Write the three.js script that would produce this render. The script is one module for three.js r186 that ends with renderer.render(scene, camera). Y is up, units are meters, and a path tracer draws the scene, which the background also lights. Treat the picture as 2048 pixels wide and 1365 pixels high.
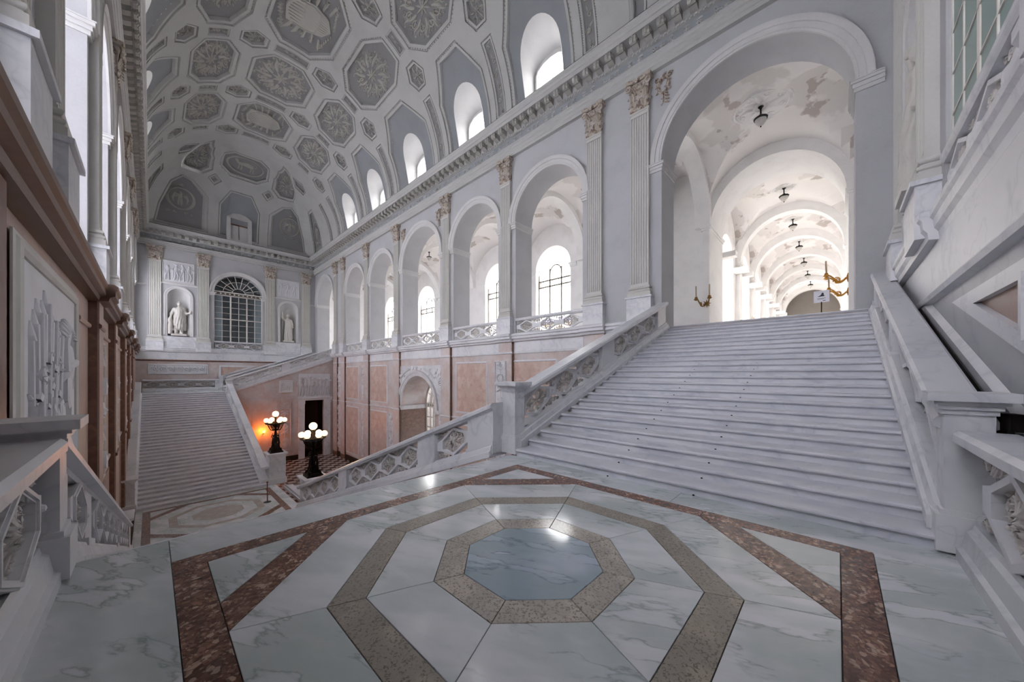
import * as THREE from 'three';
import { mergeGeometries, toCreasedNormals } from 'three/addons/utils/BufferGeometryUtils.js';
import { MarchingCubes } from 'three/addons/objects/MarchingCubes.js';

// ---------- camera, sky, exposure ----------
// World: x runs from the tall plain wall to the arcade, -z runs down the hall to the far end, y is up; the near landing is y = 0.
const scene = new THREE.Scene();
const camera = new THREE.PerspectiveCamera(2 * Math.atan(682.5 / 685) * 180 / Math.PI, 2048 / 1365, 0.05, 400);
camera.position.set(0, 1.5, 0);
camera.lookAt(Math.sin(46.5 * Math.PI / 180), 1.5, -Math.cos(46.5 * Math.PI / 180));
camera.setViewOffset(2048, 1365, 0, -65.5, 2048, 1365);
const renderer = new THREE.WebGLRenderer({ antialias: true });
renderer.toneMapping = THREE.LinearToneMapping;
renderer.toneMappingExposure = 1.06;
renderer.shadowMap.enabled = true;
scene.background = new THREE.Color().setRGB(9.1, 9.1, 9.25);   // bright overcast sky seen and felt through the openings

// ---------- small tools ----------
let rs = 12345;
const rnd = () => { rs = (rs * 1664525 + 1013904223) >>> 0; return rs / 4294967296; };
const seed = (n) => { rs = (n * 2654435761) >>> 0; rnd(); rnd(); };
const R = Math.PI / 180, { cos, sin, abs, sqrt, PI, max, min, floor, hypot, atan2, pow } = Math;
const mix = (a, b, t) => a + (b - a) * t, sstep = (a, b, x) => { const t = min(1, max(0, (x - a) / (b - a))); return t * t * (3 - 2 * t); };
const range = (n, f) => Array.from({ length: n }, (_, i) => f(i));
class GB {
  constructor() { this.p = []; }
  tri(a, b, c) { this.p.push(a[0], a[1], a[2], b[0], b[1], b[2], c[0], c[1], c[2]); }
  quad(a, b, c, d) { this.tri(a, b, c); this.tri(a, c, d); }
  box(x0, y0, z0, x1, y1, z1) {
    const P = (i, j, k) => [i ? x1 : x0, j ? y1 : y0, k ? z1 : z0];
    this.quad(P(0, 0, 1), P(1, 0, 1), P(1, 1, 1), P(0, 1, 1)); this.quad(P(1, 0, 0), P(0, 0, 0), P(0, 1, 0), P(1, 1, 0));
    this.quad(P(1, 0, 1), P(1, 0, 0), P(1, 1, 0), P(1, 1, 1)); this.quad(P(0, 0, 0), P(0, 0, 1), P(0, 1, 1), P(0, 1, 0));
    this.quad(P(0, 1, 1), P(1, 1, 1), P(1, 1, 0), P(0, 1, 0)); this.quad(P(0, 0, 0), P(1, 0, 0), P(1, 0, 1), P(0, 0, 1));
    return this;
  }
  // sweep a closed outline (u, v) through the stations ts with map(u, v, t)
  loft(poly, map, ts, caps = true, closed = false) {
    const rings = ts.map((t) => poly.map(([u, v]) => map(u, v, t))), n = poly.length, m = rings.length;
    for (let i = 0; i < (closed ? m : m - 1); i++) for (let j = 0; j < n; j++) {
      const a = rings[i], b = rings[(i + 1) % m], k = (j + 1) % n;
      this.quad(a[j], a[k], b[k], b[j]);
    }
    if (caps && !closed) {
      const f = THREE.ShapeUtils.triangulateShape(poly.map((q) => new THREE.Vector2(q[0], q[1])), []);
      for (const [a, b, c] of f) { this.tri(rings[0][c], rings[0][b], rings[0][a]); this.tri(rings[m - 1][a], rings[m - 1][b], rings[m - 1][c]); }
    }
    return this;
  }
  // open profile (no closing edge)
  strip(line, map, ts, closed = false) {
    const rings = ts.map((t) => line.map(([u, v]) => map(u, v, t))), m = rings.length;
    for (let i = 0; i < (closed ? m : m - 1); i++) for (let j = 0; j + 1 < line.length; j++) {
      const a = rings[i], b = rings[(i + 1) % m];
      this.quad(a[j], a[j + 1], b[j + 1], b[j]);
    }
    return this;
  }
  // plate with holes between depths d0 and d1
  slab(contour, holes, map, d0, d1, back = true) {
    const v2 = (l) => l.map((q) => new THREE.Vector2(q[0], q[1])), all = [contour, ...holes].flat();
    const f = THREE.ShapeUtils.triangulateShape(v2(contour), holes.map(v2));
    const F = all.map(([u, v]) => map(u, v, d0)), B = all.map(([u, v]) => map(u, v, d1));
    for (const [a, b, c] of f) { this.tri(F[a], F[b], F[c]); if (back) this.tri(B[c], B[b], B[a]); }
    for (const ring of [contour, ...holes]) for (let i = 0; i < ring.length; i++) {
      const p = ring[i], q = ring[(i + 1) % ring.length];
      this.quad(map(p[0], p[1], d0), map(p[0], p[1], d1), map(q[0], q[1], d1), map(q[0], q[1], d0));
    }
    return this;
  }
  grid(nu, nv, fn) {
    const g = range(nu + 1, (i) => range(nv + 1, (j) => fn(i / nu, j / nv)));
    for (let i = 0; i < nu; i++) for (let j = 0; j < nv; j++) this.quad(g[i][j], g[i + 1][j], g[i + 1][j + 1], g[i][j + 1]);
    return this;
  }
  // surface of revolution about the y axis: profile of [r, y]
  lathe(prof, n = 16, o = [0, 0, 0], sx = 1, sz = 1) {
    return this.strip(prof, (r, y, t) => [o[0] + sx * r * cos(t), o[1] + y, o[2] - sz * r * sin(t)], range(n + 1, (i) => i / n * 2 * PI));
  }
  tube(pts, rad, n = 6) {
    const P = pts.map((p) => new THREE.Vector3(...p)), rr = typeof rad === 'function' ? rad : () => rad;
    let nrm = new THREE.Vector3(0, 1, 0);
    const rings = P.map((p, i) => {
      const t = P[min(P.length - 1, i + 1)].clone().sub(P[max(0, i - 1)]).normalize();
      if (abs(nrm.dot(t)) > 0.95) nrm.set(1, 0, 0.2);
      nrm.sub(t.clone().multiplyScalar(nrm.dot(t))).normalize();
      const b = t.clone().cross(nrm), r = rr(i / (P.length - 1));
      return range(n, (k) => { const a = k / n * 2 * PI; return [p.x + r * (nrm.x * cos(a) + b.x * sin(a)), p.y + r * (nrm.y * cos(a) + b.y * sin(a)), p.z + r * (nrm.z * cos(a) + b.z * sin(a))]; });
    });
    for (let i = 0; i + 1 < rings.length; i++) for (let k = 0; k < n; k++) { const j = (k + 1) % n; this.quad(rings[i][k], rings[i][j], rings[i + 1][j], rings[i + 1][k]); }
    for (let k = 1; k + 1 < n; k++) { this.tri(rings[0][0], rings[0][k + 1], rings[0][k]); const e = rings[rings.length - 1]; this.tri(e[0], e[k], e[k + 1]); }
    return this;
  }
  ball(c, r, nu = 10, nv = 6, ry = r, rz = r) {
    return this.grid(nu, nv, (u, v) => { const a = u * 2 * PI, b = (v - 0.5) * PI; return [c[0] + r * cos(b) * cos(a), c[1] + ry * sin(b), c[2] - rz * cos(b) * sin(a)]; });
  }
  add(o, map = (p) => p) { for (let i = 0; i < o.p.length; i += 9) this.tri(map(o.p.slice(i, i + 3)), map(o.p.slice(i + 3, i + 6)), map(o.p.slice(i + 6, i + 9))); return this; }
  geo(crease = 0, uvo = [0, 0]) {
    let g = new THREE.BufferGeometry();
    const p = Float32Array.from(this.p), uv = new Float32Array(p.length / 3 * 2);
    g.setAttribute('position', new THREE.BufferAttribute(p, 3));
    for (let i = 0; i < p.length; i += 9) {
      const ux = p[i + 3] - p[i], uy = p[i + 4] - p[i + 1], uz = p[i + 5] - p[i + 2], vx = p[i + 6] - p[i], vy = p[i + 7] - p[i + 1], vz = p[i + 8] - p[i + 2];
      const nx = abs(uy * vz - uz * vy), ny = abs(uz * vx - ux * vz), nz = abs(ux * vy - uy * vx), k = ny >= nx && ny >= nz ? 1 : nx >= nz ? 0 : 2;
      for (let j = 0; j < 3; j++) {
        const x = p[i + 3 * j], y = p[i + 3 * j + 1], z = p[i + 3 * j + 2], o = (i / 3 + j) * 2;
        uv[o] = (k === 0 ? z : x) + uvo[0]; uv[o + 1] = (k === 1 ? z : y) + uvo[1];
      }
    }
    g.setAttribute('uv', new THREE.BufferAttribute(uv, 2));
    if (crease) g = toCreasedNormals(g, crease); else g.computeVertexNormals();
    return g;
  }
}
const taken = {};
const numbered = (n) => { const k = taken[n] = (taken[n] ?? -1) + 1; return k ? n + '_' + String(k).padStart(3, '0') : n; };
function mk(name, g, mat, parent, crease = 0) {
  const o = new THREE.Mesh(g instanceof GB ? g.geo(crease) : g, mat);
  o.name = parent ? name : numbered(name); o.castShadow = o.receiveShadow = true;
  (parent ?? scene).add(o);
  return o;
}
function tag(o, label, category, group) { o.userData.label = label; o.userData.category = category; if (group) o.userData.group = group; return o; }
function thing(name, label, category, group, pos = [0, 0, 0], turn = 0) {
  const o = new THREE.Group(); o.name = numbered(name); scene.add(o);
  o.position.set(...pos); o.rotation.y = turn;
  return tag(o, label, category, group);
}
function struct(name, label, pos = [0, 0, 0], turn = 0) {
  const o = new THREE.Group(); o.name = name; scene.add(o); o.position.set(...pos); o.rotation.y = turn;
  o.userData.kind = 'structure'; o.userData.label = label; o.userData.category = name.split('_')[0];
  return o;
}
const place = (o, pos, turn = 0) => { o.position.set(...pos); o.rotation.y = turn; return o; };
// outline of an arched opening, counter-clockwise from its lower right corner
const archHole = (cx, hw, y0, ys, n = 28) => [[cx + hw, y0], ...range(n + 1, (i) => [cx + hw * cos(i / n * PI), ys + hw * sin(i / n * PI)]), [cx - hw, y0]].reverse();
const rect = (x0, y0, x1, y1) => [[x0, y0], [x1, y0], [x1, y1], [x0, y1]];
const wallMap = (u, v, d) => [u, v, -d];                       // local wall frame: x along, y up, z out of the wall

// ---------- textures ----------
const perm = range(512, (i) => i); { seed(7); for (let i = 511; i > 0; i--) { const j = floor(rnd() * (i + 1)); [perm[i], perm[j]] = [perm[j], perm[i]]; } }
const val = range(512, () => rnd());
function pn(x, y, P) {                                           // periodic value noise
  const xi = floor(x), yi = floor(y); let fx = x - xi, fy = y - yi; fx = fx * fx * (3 - 2 * fx); fy = fy * fy * (3 - 2 * fy);
  const h = (a, b) => val[(perm[((a % P) + P) % P] + ((b % P) + P) % P * 31) & 511];
  return mix(mix(h(xi, yi), h(xi + 1, yi), fx), mix(h(xi, yi + 1), h(xi + 1, yi + 1), fx), fy);
}
function fbm(u, v, P, oct = 5, gain = 0.5) { let s = 0, a = 1, w = 0; for (let i = 0; i < oct; i++) { s += a * pn(u * P, v * P, P); w += a; a *= gain; P *= 2; } return s / w; }
function tex(n, metres, fn, srgb = true) {
  const d = new Uint8Array(n * n * 4);
  for (let j = 0; j < n; j++) for (let i = 0; i < n; i++) { const c = fn(i / n, j / n), o = (j * n + i) * 4; d[o] = max(0, min(255, c[0])); d[o + 1] = max(0, min(255, c[1])); d[o + 2] = max(0, min(255, c[2])); d[o + 3] = 255; }
  const t = new THREE.DataTexture(d, n, n); t.magFilter = THREE.LinearFilter; t.minFilter = THREE.LinearMipmapLinearFilter; t.generateMipmaps = true;
  t.wrapS = t.wrapT = THREE.RepeatWrapping; t.repeat.set(1 / metres, 1 / metres); if (srgb) t.colorSpace = THREE.SRGBColorSpace; t.needsUpdate = true;
  return t;
}
const vein = (u, v, P, warp, sharp) => { const x = fbm(u, v, P, 5), y = fbm(u + 0.37, v + 0.71, P, 4); return pow(1 - abs(2 * fbm(u + warp * x, v + warp * y, P, 4) - 1), sharp); };
const col = (a, b, t) => [mix(a[0], b[0], t), mix(a[1], b[1], t), mix(a[2], b[2], t)];
const std = (o) => new THREE.MeshStandardMaterial({ side: THREE.DoubleSide, ...o });
const tMarble = tex(1024, 3.2, (u, v) => { const f = fbm(u, v, 4, 6), k = vein(u, v, 3, 0.5, 14), k2 = vein(u + 0.3, v + 0.1, 6, 0.4, 22); return col(col([226, 225, 226], [208, 209, 214], f), [168, 172, 180], min(1, 0.4 * k + 0.3 * k2)); });
const tStep = tex(1024, 4, (u, v) => { const f = fbm(u, v * 1, 4, 6), k = vein(u, v, 4, 0.5, 18); return col(col([224, 223, 226], [208, 209, 216], f), [168, 174, 188], 0.35 * k + 0.25 * sstep(0.55, 0.75, fbm(u + 0.3, v, 9, 5))); });
// value noise with its own period along each axis, for streaks that run across the grain
function pna(x, y, Px, Py) { const xi = floor(x), yi = floor(y); let fx = x - xi, fy = y - yi; fx = fx * fx * (3 - 2 * fx); fy = fy * fy * (3 - 2 * fy); const h = (a, b) => val[(perm[((a % Px) + Px) % Px] + ((b % Py) + Py) % Py * 31) & 511]; return mix(mix(h(xi, yi), h(xi + 1, yi), fx), mix(h(xi, yi + 1), h(xi + 1, yi + 1), fx), fy); }
const streak = (u, v, px, py, oct) => { let t = 0, a = 1, w = 0; const x = u + 2 * v, y = 2 * u - v; for (let i = 0; i < oct; i++) { t += a * pna(x * px, y * py, px, py); w += a; a *= 0.55; px *= 2; py *= 2; } return t / w; };
const tFloor = tex(1024, 3.4, (u, v) => {
  const wu = u + 0.035 * fbm(u, v, 5, 4), wv = v + 0.035 * fbm(u + 0.4, v + 0.3, 5, 4), f = streak(wu, wv, 2, 6, 6), g = fbm(u, v, 4, 5), d = streak(wu + 0.31, wv + 0.17, 3, 11, 6);
  let c = col([222, 223, 226], [200, 207, 209], sstep(0.36, 0.72, f)); c = col(c, [176, 187, 184], 0.6 * sstep(0.5, 0.7, g) * sstep(0.42, 0.62, d));
  return col(c, [124, 134, 132], 0.6 * pow(1 - abs(2 * d - 1), 24) * sstep(0.48, 0.62, g));
});
function cells(u, v, P) {                                         // distance to nearest and second nearest seed, and the seed's number
  const x = u * P, y = v * P, xi = floor(x), yi = floor(y); let d1 = 9, d2 = 9, id = 0;
  for (let a = -1; a < 2; a++) for (let b = -1; b < 2; b++) {
    const cx = ((xi + a) % P + P) % P, cy = ((yi + b) % P + P) % P, k = (perm[cx & 511] + cy * 57) & 511;
    const dx = xi + a + val[k] - x, dy = yi + b + val[(k * 7 + 91) & 511] - y, d = dx * dx + dy * dy;
    if (d < d1) { d2 = d1; d1 = d; id = k; } else if (d < d2) d2 = d;
  }
  return [sqrt(d1), sqrt(d2), id];
}
const tBreccia = tex(1024, 1.5, (u, v) => {
  const wu = u + 0.05 * fbm(u, v, 8, 3), wv = v + 0.05 * fbm(u + 0.5, v, 8, 3), [a, b, id] = cells(wu, wv, 44), [a2, b2, id2] = cells(wu, wv, 96), e = sstep(0.02, 0.14, b - a);
  let c = col([86, 58, 48], [138, 100, 84], val[id]); if (val[(id * 3) & 511] > 0.88) c = [176, 146, 128]; if (val[(id2 * 5) & 511] > 0.8) c = col(c, [70, 42, 34], 0.6);
  if (val[(id2 * 11) & 511] > 0.9) c = col(c, [188, 150, 126], 0.6);
  c = col([68, 42, 34], c, 0.45 + 0.55 * e); const f = 0.82 + 0.36 * fbm(u, v, 6, 5); return [c[0] * f, c[1] * f, c[2] * f];
});
const tGranite = tex(512, 0.8, (u, v) => { const g = fbm(u, v, 64, 3, 0.8), h = fbm(u + 0.3, v + 0.6, 5, 4), s = pn(u * 128, v * 128, 128); let c = col([192, 183, 170], [174, 168, 158], sstep(0.35, 0.65, h)); c = col(c, [130, 122, 114], sstep(0.56, 0.72, g)); return s > 0.9 ? col(c, [214, 204, 190], 0.6) : c; });
const tPlaster = tex(512, 3, (u, v) => { const f = 0.955 + 0.09 * fbm(u, v, 5, 6) - 0.02 * pn(u * 90, v * 90, 90); return [255 * f, 255 * f, 255 * f]; });
const tPink = tex(1024, 3.4, (u, v) => { const f = fbm(u, v, 3, 6), g = fbm(u + 0.2, v + 0.6, 6, 5), k = vein(u + 0.1, v, 4, 0.6, 18), w = pow(1 - abs(2 * fbm(u * 2, v, 6, 4) - 1), 8); return col(col(col([208, 198, 194], [198, 192, 192], sstep(0.35, 0.65, f)), [198, 176, 169], 0.55 * sstep(0.5, 0.72, g)), [156, 136, 132], 0.25 * k + 0.12 * w); });
const tPeach = tex(512, 2.2, (u, v) => { const f = fbm(u, v, 4, 6), g = fbm(u + 0.4, v, 8, 5), k = vein(u, v, 5, 0.5, 16); return col(col([208, 190, 180], [196, 172, 160], sstep(0.3, 0.7, f)), [180, 138, 126], 0.3 * k + 0.4 * sstep(0.58, 0.75, g)); });
const tRose = tex(512, 2, (u, v) => { const f = fbm(u, v, 4, 6), k = vein(u, v, 4, 0.6, 10), [a, b, id] = cells(u + 0.04 * f, v + 0.06 * fbm(u, v, 9, 3), 16); return col(col([104, 74, 62], [132, 98, 84], f), col([66, 44, 38], [160, 128, 112], val[id]), 0.35 * k + 0.2 * sstep(0.05, 0.2, b - a)); });
const tCap = tex(512, 1.1, (u, v) => { const f = fbm(u, v, 6, 6), g = fbm(u + 0.3, v + 0.3, 12, 5); return col(col([202, 197, 190], [184, 173, 160], sstep(0.42, 0.62, f)), [104, 80, 66], 0.7 * sstep(0.6, 0.74, g)); });
const tWorn = tex(1024, 7, (u, v) => { const f = fbm(u, v, 6, 6), p = sstep(0.60, 0.66, fbm(u + 0.2, v + 0.5, 5, 6)), q = sstep(0.7, 0.74, fbm(u + 0.7, v + 0.1, 9, 6)); return col(col(col([246, 244, 243], [238, 235, 233], f), [214, 210, 207], 0.55 * p), [158, 144, 136], 0.5 * q * p); });
const bRough = tex(512, 1.2, (u, v) => { const k = 255 * fbm(u, v, 24, 5); return [k, k, k]; }, false);
const M = {
  marble: std({ map: tMarble, roughness: 0.34 }), step: std({ map: tStep, roughness: 0.28 }),
  floor: std({ map: tFloor, roughness: 0.12 }), centre: std({ map: tFloor, color: 0xcfdbe8, roughness: 0.07 }), graniteDark: std({ map: tGranite, color: 0xdedcd8, roughness: 0.2 }), breccia: std({ map: tBreccia, roughness: 0.2 }), granite: std({ map: tGranite, roughness: 0.15 }),
  joint: std({ color: 0x3a352f, roughness: 0.9 }),
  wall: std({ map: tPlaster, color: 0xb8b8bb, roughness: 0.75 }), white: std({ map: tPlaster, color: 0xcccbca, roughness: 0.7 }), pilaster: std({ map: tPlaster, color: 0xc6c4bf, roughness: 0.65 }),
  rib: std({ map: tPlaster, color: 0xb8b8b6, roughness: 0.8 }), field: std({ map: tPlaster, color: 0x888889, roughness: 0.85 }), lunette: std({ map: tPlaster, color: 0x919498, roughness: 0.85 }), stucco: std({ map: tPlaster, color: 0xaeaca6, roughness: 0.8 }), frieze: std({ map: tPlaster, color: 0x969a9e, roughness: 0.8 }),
  pink: std({ map: tPink, roughness: 0.4 }), peach: std({ map: tPeach, roughness: 0.4 }), rose: std({ map: tRose, roughness: 0.35 }), cap: std({ map: tCap, roughness: 0.75 }),
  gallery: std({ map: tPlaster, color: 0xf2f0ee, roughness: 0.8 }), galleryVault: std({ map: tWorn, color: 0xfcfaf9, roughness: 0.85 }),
  carve: std({ map: tMarble, color: 0xf0eae2, roughness: 0.5 }), statue: std({ map: tPlaster, color: 0xcac6c0, roughness: 0.45 }), relief: std({ map: tPlaster, color: 0xd8d8dc, roughness: 0.55 }), backing: std({ map: tRose, color: 0xd8b8a8, roughness: 0.6 }),
  bronze: std({ color: 0x14110f, metalness: 0.6, roughness: 0.42 }), iron: std({ color: 0x1b1a19, metalness: 0.3, roughness: 0.6 }), gold: std({ color: 0xc08a3a, metalness: 0.75, roughness: 0.38 }), candle: std({ color: 0xb9a48a, roughness: 0.6 }),
  sash: std({ color: 0xdedad2, roughness: 0.5 }), ironSash: std({ color: 0x8a8278, roughness: 0.6 }), dark: std({ color: 0x0d0c0b, roughness: 0.9 }), door: std({ color: 0xc9a86a, roughness: 0.5 }), redRope: std({ color: 0x7a3a2a, roughness: 0.7 }),
  black: std({ color: 0x23211f, roughness: 0.35 }), court: std({ map: tPlaster, color: 0xa89a84, roughness: 0.9 }), courtTrim: std({ color: 0x7d7892, roughness: 0.9 }), earth: std({ color: 0x9a948a, roughness: 0.95 }),
  glass: new THREE.MeshPhysicalMaterial({ color: 0xffffff, roughness: 0.03, transmission: 1, thickness: 0, ior: 1.5, side: THREE.DoubleSide }),
  blind: new THREE.MeshPhysicalMaterial({ color: 0xf2f2f6, roughness: 1, transmission: 0.85, thickness: 0, side: THREE.DoubleSide }),
  frost: new THREE.MeshPhysicalMaterial({ color: 0x8aa39d, roughness: 0.5, transmission: 0.25, thickness: 0, side: THREE.DoubleSide }),
  shutter: std({ color: 0x6c8681, roughness: 0.6 }), room: std({ color: 0x90a0a8, roughness: 0.9 }),
};
for (const m of [M.wall, M.rib, M.field, M.gallery, M.galleryVault]) { m.bumpMap = bRough; m.bumpScale = 0.002; }
// ---------- measures of the hall (metres; A runs down the hall, so z = -A) ----------
const BW = 12.65, BL = -0.95, BC = 5.85, AC = 20.65, AN = -1.1, AF = 42.4, YG = 3.18, YL = -4.87, YF = -6.5, YS = 9.12;
const PIL = [3.11, 8.29, 13.41, 15.32], ARCH = [[0, 2.35], [5.7, 1.95], [-5.7, 1.95], [10.85, 1.95], [-10.85, 1.95], [18.535, 2.465], [-18.535, 2.465]];

// ---------- pavements ----------
const inset = (poly, d) => {                                       // shrink a convex outline by d
  const n = poly.length, ar = poly.reduce((s, p, i) => s + p[0] * poly[(i + 1) % n][1] - p[1] * poly[(i + 1) % n][0], 0), sg = ar > 0 ? 1 : -1;
  return poly.map((p, i) => {
    const a = poly[(i + n - 1) % n], b = poly[(i + 1) % n], e1 = [p[0] - a[0], p[1] - a[1]], e2 = [b[0] - p[0], b[1] - p[1]], l1 = hypot(...e1), l2 = hypot(...e2);
    const n1 = [-e1[1] / l1 * sg, e1[0] / l1 * sg], n2 = [-e2[1] / l2 * sg, e2[0] / l2 * sg], k = 1 + n1[0] * n2[0] + n1[1] * n2[1];
    return [p[0] + d * (n1[0] + n2[0]) / k, p[1] + d * (n1[1] + n2[1]) / k];
  });
};
function paver(name, poly, y, mat, parent, gap = 0.0025) {
  const q = inset(poly, gap), q2 = inset(poly, gap + 0.002), g = new GB();
  g.slab(q, [], (u, v, d) => [u, y - 0.002 - d, -v], 0, 0.028);
  const n = q.length; for (let i = 0; i < n; i++) { const j = (i + 1) % n; g.quad([q[i][0], y - 0.002, -q[i][1]], [q[j][0], y - 0.002, -q[j][1]], [q2[j][0], y, -q2[j][1]], [q2[i][0], y, -q2[i][1]]); }
  const f = THREE.ShapeUtils.triangulateShape(q2.map((p) => new THREE.Vector2(...p)), []);
  for (const [a, b, c] of f) g.tri([q2[a][0], y, -q2[a][1]], [q2[b][0], y, -q2[b][1]], [q2[c][0], y, -q2[c][1]]);
  return mk(name, g.geo(0, [floor(rnd() * 40) * 0.37, floor(rnd() * 40) * 0.53]), mat, parent);
}
function medallion(parent, cb, ca, y, s) {
  const P = (x, v) => [cb + x * s, ca + v * s], oct = (ap) => range(8, (k) => { const r = ap / cos(22.5 * R), a = (22.5 + 45 * k) * R; return [r * cos(a), r * sin(a)]; });
  const ring = (a0, a1, mat, name) => { const p = oct(a0), q = oct(a1); for (let k = 0; k < 8; k++) { const j = (k + 1) % 8; paver(name, [P(...p[k]), P(...q[k]), P(...q[j]), P(...p[j])], y, mat, parent); } };
  if (s > 1) { paver('centre_slab', oct(0.735).map((p) => P(...p)), y, M.granite, parent); ring(0.735, 1.15, M.floor, 'marble_slab'); ring(1.15, 1.365, M.granite, 'granite_strip'); ring(1.365, 1.83, M.floor, 'marble_slab'); } else {
  paver('centre_slab', oct(0.525).map((p) => P(...p)), y, M.centre, parent);
  ring(0.525, 0.735, M.granite, 'granite_strip'); ring(0.735, 1.15, M.floor, 'marble_slab'); ring(1.15, 1.365, M.graniteDark, 'granite_strip'); ring(1.365, 1.83, M.floor, 'marble_slab'); }
  for (let k = 0; k < 4; k++) {
    const c = [1, 0, -1, 0][k], d = [0, 1, 0, -1][k], T = (x, v) => P(x * c - v * d, x * d + v * c), e = 1.83, o = 2.03, h = 0.758;
    paver('breccia_band', [T(-o, o), T(-e, e), T(-h, e), T(-h, o)], y, M.breccia, parent); paver('breccia_band', [T(-h, o), T(-h, e), T(h, e), T(h, o)], y, M.breccia, parent); paver('breccia_band', [T(h, o), T(h, e), T(e, e), T(o, o)], y, M.breccia, parent);
    paver('breccia_band', [T(-1.12, e), T(-e, 1.12), T(-e, h), T(-h, e)], y, M.breccia, parent);
    paver('triangle_slab', [T(-e, e), T(-e, 1.12), T(-1.12, e)], y, M.floor, parent);
  }
}
function landing(name, label, b0, b1, a0, a1, cb, ca, y, s) {
  const fl = struct(name, label); fl.userData.category = 'floor';
  mk('bedding', new GB().box(b0 - 0.4, y - 0.3, -a1, b1, y - 0.012, -a0), M.joint, fl);
  medallion(fl, cb, ca, y, s);
  const h = 2.03 * s, strip = (x0, x1, v0, v1, n, alongB) => { for (let i = 0; i < n; i++) paver('border_slab', alongB ? rect(mix(x0, x1, i / n), v0, mix(x0, x1, (i + 1) / n), v1) : rect(x0, mix(v0, v1, i / n), x1, mix(v0, v1, (i + 1) / n)), y, M.floor, fl); };
  strip(b0, cb - h, a0, a1, 2, false); strip(cb + h, b1, a0, ca + h, 2, false); strip(cb - h, b1, ca + h, a1, 2, true); strip(cb - h, cb + h, a0, ca - h, 2, true);
  return fl;
}
seed(3);
landing('floor', 'polished marble landing paved with concentric octagons and red breccia bands', -0.5, 4.61, -1.0, 4.37, 2.14, 1.81, 0, 1);
landing('floor_lower', 'lower marble landing with octagon medallion between the two long flights', -0.5, 4.95, 17.85, 23.45, 2.15, 20.65, YL, 1.19);
{ const fl = struct('floor_far', 'plain marble landing at the head of the far flight'); fl.userData.category = 'floor';
  for (let i = 0; i < 5; i++) for (let j = 0; j < 5; j++) paver('slab', rect(-0.9 + i * 1.1, 36.93 + j * 1.09, -0.9 + (i + 1) * 1.1, 36.93 + (j + 1) * 1.09), 0, M.floor, fl);
  mk('bedding', new GB().box(-0.95, -0.3, -42.4, 4.6, -0.012, -36.93), M.joint, fl); }
{ const fl = struct('floor_ground', 'black and white chequered marble floor at the foot of the hall'); fl.userData.category = 'floor';
  const tb = new THREE.BoxGeometry(0.49, 0.03, 0.49), rest = [new GB(), new GB()], dk = std({ map: tMarble, color: 0x3a3634, roughness: 0.25 }), lt = std({ map: tMarble, color: 0xc8c0b8, roughness: 0.25 });
  for (let i = 0; i < 16; i++) for (let j = 0; j < 64; j++) {
    const b = 4.9 + i * 0.5 + 0.25, a = 4.9 + j * 0.5 + 0.25, k = (i + j) % 2;
    if (i > 3 && j > 38) { const t = mk('tile', tb, k ? dk : lt, fl); t.position.set(b, YF - 0.015, -a); }
    else if (i > 8 || a < 17.6 || a > 23.6) rest[k].box(b - 0.245, YF - 0.03, -a - 0.245, b + 0.245, YF, -a + 0.245);
  }
  for (const k of [0, 1]) mk('distant_tiles', rest[k], k ? dk : lt, fl).userData.kind = 'stuff';
  mk('bedding', new GB().box(-1, YF - 0.4, -42.4, 13, YF - 0.008, 1.1), M.joint, fl); }

// ---------- stairs ----------
function stair(label, n, rise, tread, w0, w1, map, studs) {
  const t = thing('staircase', label, 'staircase'); t.userData.kind = 'structure';
  const profile = (e) => [[0, 0], [e, 0], [e, rise], [0.0, rise], [-0.026, rise - 0.004], [-0.04, rise - 0.018], [-0.04, rise - 0.034], [-0.028, rise - 0.046], [-0.008, rise - 0.05], [-0.004, rise - 0.062], [0, rise - 0.064]];
  for (let i = 0; i < n; i++) {
    const g = new GB().loft(profile(i < n - 1 ? tread + 0.05 : 0.006), (u, v, w) => map(i * tread + u, i * rise + v, w), [w0, w1]);
    const s = mk('step', g.geo(0.5, [i * 0.71, i * 0.43]), M.step, t);
    if (studs && i < 15) for (const w of studs) mk('stud', new GB().tube([map(i * tread - 0.012, i * rise, w), map(i * tread - 0.012, i * rise + 0.014, w)], 0.012, 6), M.iron, s);
  }
  return t;
}
stair('broad white marble flight rising on the right to the bright vaulted gallery', 24, YG / 24, 0.35, -0.68, 4.32, (u, v, w) => [4.6 + u, v, -w], [1.28, 2.43]);
stair('far broad marble flight rising away from the lower landing to the statue wall', 36, -YL / 36, 0.385, -0.55, 4.6, (u, v, w) => [w, YL + v, -(23.45 + u)]);
stair('flight descending from the near landing to the lower landing', 36, -YL / 36, 0.385, -0.55, 4.6, (u, v, w) => [w, YL + v, -(17.85 - u - 0.0)]);
stair('upper flight along the far end wall above the dark doorway', 24, YG / 24, 0.35, 37.0, 42.0, (u, v, w) => [4.6 + u, v, -w]);
stair('short flight from the lower landing down to the chequered floor', 12, (YL - YF) / 12, 0.385, 18.0, 23.3, (u, v, w) => [9.57 - u, YF + v, -w]);
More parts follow.
